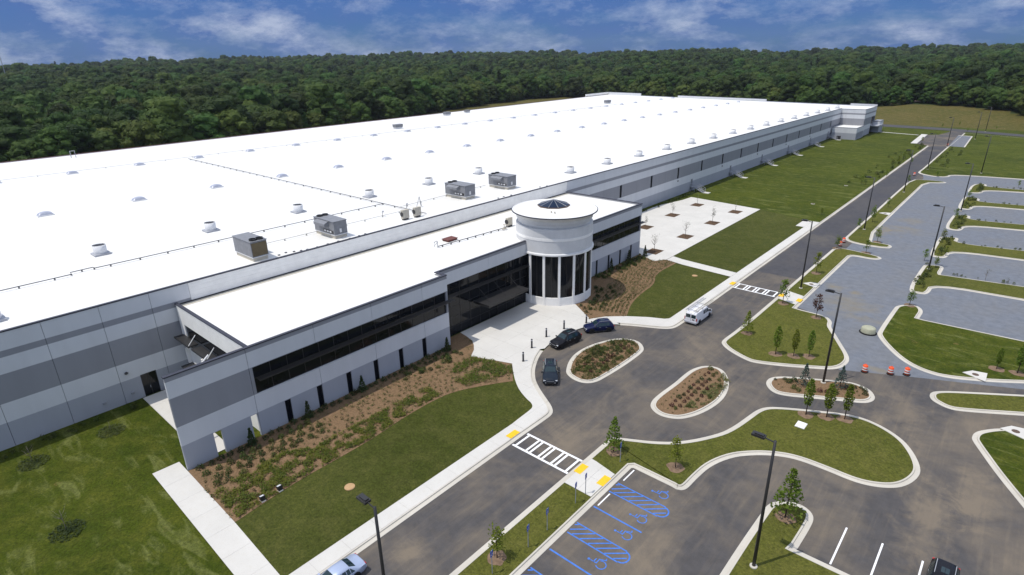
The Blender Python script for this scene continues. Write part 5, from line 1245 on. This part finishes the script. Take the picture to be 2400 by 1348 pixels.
for d, x, y in near:
    k = rnd.choices(range(7), (3, 2, 3, 2.5, 2.2, 2.5, .25))[0]
    if d < 9 and rnd.random() < .5: k = 5 if rnd.random() < .6 else 4
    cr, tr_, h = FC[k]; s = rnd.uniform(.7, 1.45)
    if -105 < x < 12 and y > 452: s *= .72
    if x < -230: zone = ['behind the left end of the white roof', 'behind the left half of the white roof', 'behind the middle of the white roof', 'behind the row of far rooftop boxes', 'behind the grass strip past the roof', 'behind the far left roof corner'][min(5, max(0, int((y+60)/105)))]
    else: zone = ['beyond the far left end wall', 'beyond the middle of the far end wall', 'beyond the far right corner of the warehouse', 'at the back of the tan grass bank', 'right of the distant lamp posts on the bank'][0 if x < -180 else 1 if x < -120 else 2 if x < -75 else 3 if x < -20 else 4]
    t = tag(empty('forest_tree', (x, y, height(x, y)-.1), rnd.uniform(0, 6.28)), KL[k]+' '+zone, 'tree', KL[k]+'s '+zone)
    t.scale = (s, s, s*rnd.uniform(.9, 1.1))
    c_ = inst('crown', cr, t); inst('trunk', tr_, t); src.setdefault(k, c_); c_.scale = (1.18, 1.18, 1.0)
# the far-off wood: one object that scatters the same crowns
pm = bpy.data.meshes.new('forest')
pm.from_pydata([(x, y, height(x, y)-.5) for d, x, y in rest], [], [])
at_s = pm.attributes.new('size', 'FLOAT', 'POINT'); at_r = pm.attributes.new('turn', 'FLOAT', 'POINT'); at_k = pm.attributes.new('pick', 'INT', 'POINT')
keys = sorted(src)
n_ = len(rest)
at_s.data.foreach_set('value', [rnd.choice((.65, .8, .9, 1.0, 1.15, 1.35))*rnd.uniform(.9, 1.1)*(1.0 if x*x+y*y < 810000 else 1.1 if x*x+y*y < 2250000 else 1.18)*(1.0+.15*noise.noise(Vector((x*.01, y*.01, 0)))) for d, x, y in rest])
at_r.data.foreach_set('value', [rnd.uniform(0, 6.28) for _ in rest])
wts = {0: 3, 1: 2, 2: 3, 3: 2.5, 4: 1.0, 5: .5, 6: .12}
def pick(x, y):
    q = noise.noise(Vector((x*.006, y*.006, 40)))  # broad patches of lighter and darker crowns stand in for cloud shadow
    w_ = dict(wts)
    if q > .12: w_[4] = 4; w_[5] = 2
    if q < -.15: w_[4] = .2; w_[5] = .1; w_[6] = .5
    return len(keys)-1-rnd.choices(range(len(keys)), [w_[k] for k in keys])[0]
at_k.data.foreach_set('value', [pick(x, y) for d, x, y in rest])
fo = bpy.data.objects.new('forest', pm); COL.objects.link(fo)
tag(fo, 'dense dark green woodland covering the hills to the horizon', 'forest', None, 'stuff')
ng = bpy.data.node_groups.new('scatter_crowns', 'GeometryNodeTree')
ng.interface.new_socket('Geometry', in_out='INPUT', socket_type='NodeSocketGeometry'); ng.interface.new_socket('Geometry', in_out='OUTPUT', socket_type='NodeSocketGeometry')
gi = ng.nodes.new('NodeGroupInput'); go = ng.nodes.new('NodeGroupOutput')
iop = ng.nodes.new('GeometryNodeInstanceOnPoints'); jn = ng.nodes.new('GeometryNodeJoinGeometry')
for k in keys:
    oi = ng.nodes.new('GeometryNodeObjectInfo'); oi.transform_space = 'ORIGINAL'; oi.inputs['Object'].default_value = src[k]; oi.inputs['As Instance'].default_value = True
    ng.links.new(oi.outputs['Geometry'], jn.inputs[0])
def attr(nm, tp):
    a = ng.nodes.new('GeometryNodeInputNamedAttribute'); a.data_type = tp; a.inputs['Name'].default_value = nm; return a.outputs[0]
ng.links.new(gi.outputs[0], iop.inputs['Points']); ng.links.new(jn.outputs[0], iop.inputs['Instance'])
iop.inputs['Pick Instance'].default_value = True
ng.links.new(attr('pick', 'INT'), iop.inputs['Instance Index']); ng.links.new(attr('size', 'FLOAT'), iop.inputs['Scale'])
cx_ = ng.nodes.new('ShaderNodeCombineXYZ'); ng.links.new(attr('turn', 'FLOAT'), cx_.inputs[2]); ng.links.new(cx_.outputs[0], iop.inputs['Rotation'])
ng.links.new(iop.outputs[0], go.inputs[0])
md = fo.modifiers.new('scatter', 'NODES'); md.node_group = ng

# ---------------- young trees
def young(kind):
    b = MB(); 
    if kind == 'columnar':
        for _ in range(600):
            t = rnd.random(); r_ = .47*math.sin(math.pi*min(.97, t*.85+.12))**.7*rnd.random()**.4; a = rnd.uniform(0, 6.28)
            leafquad(b, Vector((r_*math.cos(a), r_*math.sin(a), 1.1+2.9*t)), .2)
    elif kind == 'conical':
        for _ in range(520):
            t = rnd.random()**1.3; r_ = (.95*(1-t)**.8+.06)*rnd.random()**.45; a = rnd.uniform(0, 6.28)
            leafquad(b, Vector((r_*math.cos(a), r_*math.sin(a), .75+3.25*t)), .22)
    elif kind in ('round', 'red'):
        for _ in range(16):
            t = rnd.uniform(.2, 1); a = rnd.uniform(0, 6.28); rr = .62*math.sin(math.pi*min(.95, t*.75+.15))*rnd.uniform(.4, 1)
            c_ = Vector((rr*math.cos(a), rr*math.sin(a), .9+2.9*t))
            for _ in range(24): leafquad(b, c_+Vector((rnd.gauss(0, .2), rnd.gauss(0, .2), rnd.gauss(0, .22))), .23)
    elif kind == 'leafy':
        for _ in range(10):
            a = rnd.uniform(0, 6.28); rr = rnd.uniform(.1, .6); c_ = Vector((rr*math.cos(a), rr*math.sin(a), rnd.uniform(1.8, 3.9)))
            for _ in range(13): leafquad(b, c_+Vector((rnd.gauss(0, .18), rnd.gauss(0, .18), rnd.gauss(0, .25))), .17)
    elif kind == 'bare':
        for _ in range(46):
            a = rnd.uniform(0, 6.28); rr = rnd.uniform(.1, .9); leafquad(b, Vector((rr*math.cos(a), rr*math.sin(a), 1.7+rr*.9+rnd.uniform(0, 1.3))), .15)
    else:
        for _ in range(26):
            a = rnd.uniform(0, 6.28); rr = rnd.uniform(.05, .35); leafquad(b, Vector((rr*math.cos(a), rr*math.sin(a), rnd.uniform(1.6, 3.7))), .15)
    mat = {'columnar': 'leaf_young', 'conical': 'leaf_young', 'round': 'leaf_young', 'red': 'leaf_red', 'leafy': 'leaf_grey', 'bare': 'leaf_dark', 'thin': 'leaf_grey'}[kind]
    tm = MB().tube([(0, 0, -.1), (.02, 0, 1.2), (0, .02, 2.5), (0, 0, 3.6)], [.055, .045, .03, .012], 6)
    nl = {'bare': 16, 'leafy': 9, 'thin': 5}.get(kind, 6)
    for _ in range(nl):
        z = rnd.uniform(1.1, 2.8); a = rnd.uniform(0, 6.28); l_ = rnd.uniform(.5, 1.1) if kind == 'bare' else rnd.uniform(.25, .55)
        tm.tube([(0, 0, z), (l_*.55*math.cos(a), l_*.55*math.sin(a), z+l_*.45), (l_*math.cos(a), l_*math.sin(a), z+l_*1.15)], [.02, .014, .006], 4)
    return b.mesh('crown', mat), tm.mesh('trunk', 'pale_bark' if kind in ('bare', 'leafy', 'thin') else 'bark', True)
YP = {k: [young(k) for _ in range(2)] for k in ('columnar', 'conical', 'round', 'red', 'leafy', 'bare', 'thin')}
TL = ['left of the three columnar saplings on the triangular lawn', 'middle of the three columnar saplings on the triangular lawn', 'right of the three columnar saplings on the triangular lawn', 'conical sapling at the road corner of the triangular lawn', 'round sapling beside the yellow pad at the far crosswalk', 'dark red leaved sapling at the edge of the gravel lot', 'sapling on the verge beyond the far crosswalk lamp post', 'sapling at the verge tip by the far traffic barrels', 'sapling on the nearer verge nose reaching into the gravel lot', 'sapling on the farther verge nose reaching into the gravel lot', 'small sapling beside the lamp post past the far barrels', 'taller sapling on the far verge strip by the storm inlet', 'small sapling farther up the verge strip than the storm inlet', 'sapling on the kerbed nose across the gravel from the riser', 'conical sapling on the near grass peninsula beside the lamp post', 'slim conical sapling at the road tip of the teardrop lawn', 'dark sapling on the teardrop lawn beside the parking bay corner', 'sapling on the grass strip by the lowest parking sign', 'left of the three columnar saplings at the teardrop lawn edge', 'middle of the three columnar saplings at the teardrop lawn edge', 'right of the three columnar saplings at the teardrop lawn edge', 'left columnar sapling on the right hand lawn behind the barrels', 'columnar sapling cut by the right edge of the picture', 'nearly bare tree in the tree plaza pit nearest the office corner', 'nearly bare tree in the second plaza pit from the office', 'leafy small tree in the third plaza pit along the lawn', 'thin sapling in the farthest plaza pit along the lawn', 'thin sapling in the farthest plaza pit along the wall', 'pale leafed sapling in the middle plaza pit along the wall', 'pale leafed sapling half hidden by the office corner', 'bare little tree on the nearest gravel lot median', 'short bare shrub tree right of the bare tree on the median', 'round bush tree in the topmost bay of the gravel lot', 'bare sapling in the upper dark grass patch of the left lawn', 'bare sapling in the lower dark grass patch of the left lawn', 'tiny sapling in the dark grass patch nearest the walkway']
for k, (kind, x, y, h) in enumerate(D['trees']):
    lb = TL[k] if k < len(TL) else 'small leafy sapling among the weeds along the far drive and gravel lot'
    t = tag(empty('young_tree', (x, y, 0.12), rnd.uniform(0, 6.28)), lb, 'tree', 'young planted trees')
    s = max(1.3, h)/4.0; t.scale = (s*rnd.uniform(.92, 1.12),)*2 + (s,)
    if kind in ('round', 'red') and h < 3: t.scale = (s*1.15, s*1.15, s)
    c_, tr_ = YP[kind][k % 2]
    inst('crown', c_, t); inst('trunk', tr_, t)
    if kind in ('columnar', 'conical', 'round', 'red') and h > 2.6 and y < 145 and not (24 < 0): ring(x, y, .85, 0.137)
    if kind in ('bare', 'thin') and x < -56 and y < 13:
        b = MB()
        for _ in range(700):
            a = rnd.uniform(0, 6.28); r_ = 1.4*rnd.random()**.6
            leafquad(b, Vector((r_*math.cos(a), r_*math.sin(a), rnd.uniform(0, .16))), .16, Vector((0, 0, 1)))
        tag(b.build('grass_clump', 'leaf_dark', None, (x+.2, y, .07)), ['dark uncut grass around the upper sapling of the left lawn', 'dark uncut grass around the lower sapling of the left lawn', 'dark uncut grass around the tiny sapling near the walkway'][0 if y < 5 and x < -65 else 1 if y < 5 else 2], 'grass clump', 'uncut grass rings')

# ---------------- shrubs and ground plants
def bush(n, r_, h, size, mat, jit=.1):
    b = MB()
    for _ in range(n):
        d_ = Vector((rnd.gauss(0, 1), rnd.gauss(0, 1), abs(rnd.gauss(0, 1)))).normalized(); q = rnd.uniform(.6, 1.05)
        leafquad(b, Vector((d_.x*r_*q, d_.y*r_*q, d_.z*h*q+.04)), size, d_)
    return b.mesh('shrub', mat)
SH = {'dark': [bush(110, .46, .62, .17, 'leaf_dark') for _ in range(3)], 'round': [bush(130, .50, .70, .17, 'leaf_shrub') for _ in range(3)], 'red': [bush(90, .42, .55, .16, 'leaf_red') for _ in range(3)], 'small': [bush(26, .20, .30, .13, 'leaf_shrub') for _ in range(4)], 'grey': [bush(30, .26, .34, .13, 'leaf_grey') for _ in range(3)], 'dry': [bush(26, .22, .34, .13, 'leaf_dry') for _ in range(3)], 'weed': [bush(70, .5, .9, .22, 'leaf_shrub') for _ in range(3)]}
def shrub(kind, x, y, s, label, group, z=.12, cat='shrub', name='shrub'):
    if cat == 'weeds': name = 'weed_clump'
    if kind in ('small', 'dry') or 'small' in label: name = 'bed_plant'
    o = inst(name, rnd.choice(SH[kind]), None, (x, y, z), rnd.uniform(0, 6.28), (s*rnd.uniform(.75, 1.02), s*rnd.uniform(.75, 1.02), s*rnd.uniform(.7, 1.05)))
    return tag(o, label, cat, group)
# bed along the office wall
y = 15.0
while y < 49.5:
    shrub('dark', -55.75+rnd.gauss(0, .12), y, rnd.uniform(.8, 1.15), 'dark shrub in the shaded row against the office wall', 'shaded wall shrubs'); y += rnd.uniform(.75, 1.15)
for r_ in range(3):
    for k in range(11):
        shrub('round' if rnd.random() < .7 else 'dark', -54.4+r_*1.15+rnd.gauss(0, .15), 15.1+k*1.12+(r_ % 2)*.5+rnd.gauss(0, .12), rnd.uniform(.8, 1.1), 'round green shrub in the cluster by the office corner walkway', 'round shrubs by the office corner')
for k in range(26):
    shrub('round' if k % 2 else 'dark', -54.4+rnd.uniform(-.6, 1.6), 39.5+rnd.uniform(0, 10), rnd.uniform(.7, 1.0), 'round dark shrub in the mulch near the plaza end of the bed', 'round shrubs by the plaza')
def cover(name, poly, n, cell, thr, size, mat, label, hmax=.3, seed=0):
    b = MB(); xs = [p[0] for p in poly]; ys = [p[1] for p in poly]; c_ = 0; tries = 0
    while c_ < n and tries < n*14:
        tries += 1
        x, y = rnd.uniform(min(xs), max(xs)), rnd.uniform(min(ys), max(ys))
        if not inside(poly, x, y) or noise.noise(Vector((x*cell, y*cell, seed))) < thr: continue
        for _ in range(3): leafquad(b, Vector((x+rnd.gauss(0, .1), y+rnd.gauss(0, .1), .13+rnd.uniform(0, hmax))), size, Vector((0, 0, 1)))
        c_ += 1
    o = b.build(name, mat); return tag(o, label, 'ground cover', None, 'stuff')
cover('ground_cover', [(-51.5, 14.3), (-46.2, 14.3), (-46.7, 20.5), (-46.8, 29.4), (-47.6, 36), (-47.6, 40), (-50.2, 40), (-50.2, 24), (-51.8, 22)], 4600, .8, -.12, .16, 'leaf_cover', 'patchy bright green ground cover along the lawn side of the office bed', .28, 1)
cover('ground_cover', [(-51.6, 49.1), (-46.3, 51.2), (-44.2, 49.4), (-46.5, 43.5), (-49.5, 43.0), (-51.5, 46)], 1500, .6, -.2, .16, 'leaf_cover', 'bright green ground cover beside the plaza end of the office bed', .35, 5)
cover('ground_cover', bed_w, 1500, .9, .15, .12, 'leaf_dry', 'sparse dry seedlings over the office mulch bed', .12, 9)
# bed by the rotunda
for k in range(60):
    x, y = rnd.uniform(-55.9, -53.4), rnd.uniform(86, 102)
    shrub('round' if rnd.random() < .6 else 'dark', x, y, rnd.uniform(.7, 1.05), 'green shrub in the row against the right office wall', 'shrubs by the right office wall')
for k in range(26):
    a = rnd.uniform(-.6, .9); r_ = rnd.uniform(7.3, 10.5)
    if not inside(offset(bed_e if area(bed_e) > 0 else bed_e[::-1], .5), RC[0]+r_*math.cos(a), RC[1]+r_*math.sin(a)): continue
    shrub('dark', RC[0]+r_*math.cos(a), RC[1]+r_*math.sin(a), rnd.uniform(.7, 1.1), 'dark shrub in the shade at the foot of the rotunda', 'shrubs at the rotunda foot')
cover('ground_cover', bed_e, 1500, .6, .05, .14, 'leaf_dry', 'sparse dry seedlings over the rotunda mulch bed', .12, 4)
def plant_rows(edge, dists, step, side, poly, kinds, mats, lab_one, lab_all, group, n_single, size=.15, skip=0.08):
    spots = []
    for d_ in dists:
        ln = offset(edge, d_*side, False); acc = 0
        for (ax, ay), (bx_, by_) in zip(ln[:-1], ln[1:]):
            l_ = math.hypot(bx_-ax, by_-ay)
            while acc < l_:
                x, y = ax+(bx_-ax)*acc/l_+rnd.gauss(0, .07), ay+(by_-ay)*acc/l_+rnd.gauss(0, .07); acc += step*rnd.uniform(.9, 1.1)
                if inside(poly, x, y) and rnd.random() > skip and math.hypot(x-RC[0], y-RC[1]) > 8: spots.append((math.hypot(x, y), x, y))
            acc -= l_
    spots.sort(); b = MB()
    for k, (q, x, y) in enumerate(spots):
        if k < n_single:
            shrub(rnd.choice(kinds), x, y, rnd.uniform(.8, 1.35), lab_one, group); continue
        h_ = rnd.uniform(.2, .42); m_ = 0 if rnd.random() < .65 else 1
        for _ in range(14): leafquad(b, Vector((x+rnd.gauss(0, .11), y+rnd.gauss(0, .11), .13+rnd.uniform(0, h_))), size, Vector((0, 0, 1)), m_)
    if b.v: tag(b.build('seedling_rows', mats), lab_all, 'ground cover', None, 'stuff')
ee = chaikin([(-42.7, 75.3), (-44.3, 79.0), (-45.3, 84.0), (-45.7, 89.7), (-48.2, 94.3), (-48.2, 102.4)], 3, False)
plant_rows(ee, [.5+.66*k for k in range(10)], .62, 1, bed_e, ['small', 'small', 'dry'], ['leaf_shrub', 'leaf_dry'], 'small grassy plant in the curved rows of the rotunda bed', 'curved rows of small grassy plants along the rotunda bed edge', 'small rotunda bed plants', 120)
ew = chaikin(D['bed_w_arc'], 3, False)
plant_rows(ew, [.6+.85*k for k in range(9)], .8, 1, bed_w, ['small', 'small', 'dry'], ['leaf_shrub', 'leaf_dry'], 'small plant in the rows of young plants in the office mulch bed', 'rows of small green plants following the office bed edge', 'small bed plants', 150, .15, .25)
# three kerbed planters
def rows(poly, sp_, fn):
    xs = [p[0] for p in poly]; ys = [p[1] for p in poly]
    x = min(xs)
    i = 0
    while x < max(xs):
        y = min(ys)+(i % 2)*sp_*.5
        while y < max(ys):
            px_, py_ = x+rnd.gauss(0, .08), y+rnd.gauss(0, .08)
            if inside(offset(poly, .35), px_, py_): fn(px_, py_, inside(offset(poly, 1.3), px_, py_))
            y += sp_
        x += sp_*.9; i += 1
rows(PL['planter_w'], .92, lambda x, y, core: shrub(rnd.choice(['red', 'dark', 'round']) if core else rnd.choice(['small', 'round', 'round']), x, y, rnd.uniform(.7, 1.0), 'green or dark red shrub in the planter island beside the SUVs', 'shrubs in the planter by the SUVs'))
cover('ground_cover', PL['planter_w'], 1300, .6, -.1, .16, 'leaf_shrub', 'low green cover in the planter island beside the SUVs', .2, 2)
rows(PL['planter_m'], .98, lambda x, y, core: shrub(rnd.choice(['red', 'red', 'dark']) if core else rnd.choice(['small', 'round', 'dry']), x, y, rnd.uniform(.6, .9), 'dark red or green shrub in the middle oval planter island', 'shrubs in the middle planter'))
cover('ground_cover', [(-22.6, 57), (-21.8, 59.5), (-21.9, 65), (-23.5, 66.6), (-23.8, 56)], 600, .5, -.2, .15, 'leaf_dry', 'dry low cover along the right side of the middle oval planter', .15, 2)
for x, y, s, kd in [(-17.9, 69.2, .6, 'dark'), (-17.0, 69.9, .75, 'dark'), (-16.4, 69.6, 1.0, 'round'), (-16.0, 70.3, 1.0, 'dark'), (-15.6, 69.0, .6, 'dark'), (-15.5, 68.4, .8, 'round'), (-14.9, 68.3, .9, 'round'), (-13.6, 69.3, 1.0, 'red'), (-12.9, 69.7, 1.0, 'red'), (-12.2, 70.0, .9, 'red'), (-11.4, 70.4, 1.1, 'round'), (-10.8, 72.3, .9, 'red'), (-10.4, 73.0, .9, 'round'), (-9.9, 73.2, .8, 'dark'), (-9.5, 72.4, .8, 'small'), (-9.3, 73.6, .7, 'dark'), (-8.8, 73.2, .8, 'dark'), (-8.6, 72.3, .8, 'dark'), (-9.1, 71.6, .7, 'small'), (-17.2, 68.2, .6, 'small'), (-16.6, 67.8, .6, 'dry')]:
    shrub(kd, x, y, s, 'shrub in the mulched island round the tall lamp post', 'shrubs in the lamp post island')
def conifer(x, y, h, w, mat, label, group):
    b = MB()
    for _ in range(420):
        t = rnd.random()**1.25; r_ = (w*(1-t)+.05)*rnd.random()**.4; a = rnd.uniform(0, 6.28)
        leafquad(b, Vector((r_*math.cos(a), r_*math.sin(a), .1+h*t)), .2)
    t = tag(empty('conifer', (x, y, .12)), label, 'conifer', group)
    b.build('crown', mat, t); MB().tube([(0, 0, -.05), (0, 0, h*.9)], [.06, .02], 6).build('trunk', 'bark', t)
for k, (x, y) in enumerate(D['spruce']): conifer(x, y, 2.9, .85, 'leaf_spruce', ['left blue green spruce in the lamp post island', 'right blue green spruce in the lamp post island'][k], 'small spruces')
CL = ['first narrow conifer from the left against the office wall', 'second narrow conifer from the left against the office wall', 'third narrow conifer from the left against the office wall', 'narrow conifer at the entrance end of the office wall']
for k, (x, y) in enumerate(D['cones_w']): conifer(x+.25, y, 2.1, .5, 'leaf_dark', CL[k], 'narrow wall conifers')
for k, (x, y) in enumerate(D['cones_e']): conifer(x+.5, y, 2.2, .5, 'leaf_dark', ['narrow conifer against the wall nearest the rotunda', 'narrow conifer midway along the right office wall', 'narrow conifer at the far right office corner'][k], 'narrow wall conifers')
# weeds: hammerheads and medians of the gravel lot, verge of the far drive, wall foot
cnt = 0
for (y0, y1) in ((114, 132), (138.5, 156), (163, 180), (187.5, 204), (212, 228)):
    for k in range(18):
        shrub('weed', rnd.uniform(-10.8, -9.0), rnd.uniform(y0+1, y1-1), rnd.uniform(.5, 1.25), 'tall weed clump on the gravel lot hammerheads', 'weeds on the hammerheads', .12, 'weeds')
for (ya, yb) in ((127.4, 126.2), (151.6, 151.2), (176.2, 176), (199.6, 199.4), (223.6, 223.6)):
    for k in range(14):
        x = rnd.uniform(-7.2, 7); shrub('weed', x, ya+(x+7)*.145+rnd.gauss(-.6, .35), rnd.uniform(.3, .7), 'low weed clump along the gravel lot medians', 'weeds on the medians', .12, 'weeds')
for k in range(45):
    y = rnd.uniform(205, 312); shrub('weed', -36.2-rnd.random()**2*6, y, rnd.uniform(.6, 1.6), 'weed clump on the building side of the far drive', 'weeds by the far drive', .06, 'weeds')
for k in range(28):
    y = rnd.uniform(238, 310); shrub('weed', -26.5+rnd.random()**2*5, y, rnd.uniform(.5, 1.4), 'weed clump on the right side of the far drive', 'weeds right of the far drive', .12, 'weeds')
for k in range(28):
    shrub('weed', -74.6+rnd.uniform(0, 1.1), rnd.uniform(-5, 15.5), rnd.uniform(.4, .8), 'weed clump at the foot of the left banded wall', 'weeds at the left wall', .06, 'weeds')
for k in range(28):
    y = rnd.uniform(130, 166); shrub('weed', -74.3+rnd.uniform(0, 1.8), y, rnd.uniform(.5, 1.0), 'weed clump at the wall behind the tree plaza', 'weeds behind the tree plaza', .06, 'weeds')
# tall rough grass
def tufts(name, poly, n, h, w, mat, label, cell=.12, thr=-.1, seed=0):
    b = MB(); xs = [p[0] for p in poly]; ys = [p[1] for p in poly]; c_ = 0; tr2 = 0
    while c_ < n and tr2 < n*12:
        tr2 += 1; x, y = rnd.uniform(min(xs), max(xs)), rnd.uniform(min(ys), max(ys))
        if not inside(poly, x, y) or noise.noise(Vector((x*cell, y*cell, seed))) < thr: continue
        a = rnd.uniform(0, 3.14); dx, dy = math.cos(a)*w, math.sin(a)*w; hh = h*rnd.uniform(.5, 1.3)
        b.add([(x-dx, y-dy, .05), (x+dx, y+dy, .05), (x+rnd.gauss(0, .12), y+rnd.gauss(0, .12), .05+hh)], [(0, 1, 2)]); c_ += 1
    tag(b.build(name, mat), label, 'grass', None, 'stuff')

mast = tag(empty('radio_mast', (-960, 160, height(-960, 160))), 'thin radio mast on the wooded skyline at the left', 'mast')
MB().tube([(0, 0, 0), (0, 0, 44)], [.7, .3], 5).build('pole', 'mid_metal', mast); MB().tube([(0, -1.2, 40), (0, 1.2, 40)], .2, 5).build('antenna', 'mid_metal', mast)

air = bpy.data.materials.new('air'); air.use_nodes = True
at = air.node_tree; at.nodes.clear()
ao = at.nodes.new('ShaderNodeOutputMaterial'); av = at.nodes.new('ShaderNodeVolumePrincipled')
av.inputs['Color'].default_value = (0.80, 0.88, 1.0, 1); av.inputs['Density'].default_value = 0.00005; av.inputs['Anisotropy'].default_value = 0.2
at.links.new(av.outputs[0], ao.inputs['Volume'])
MT['air'] = air
hz_ = MB().box(-2500, -500, -60, 900, 2500, 115).build('haze', 'air'); hz_['kind'] = 'stuff'; hz_['label'] = 'thin blue summer haze over the whole site'; hz_['category'] = 'haze'
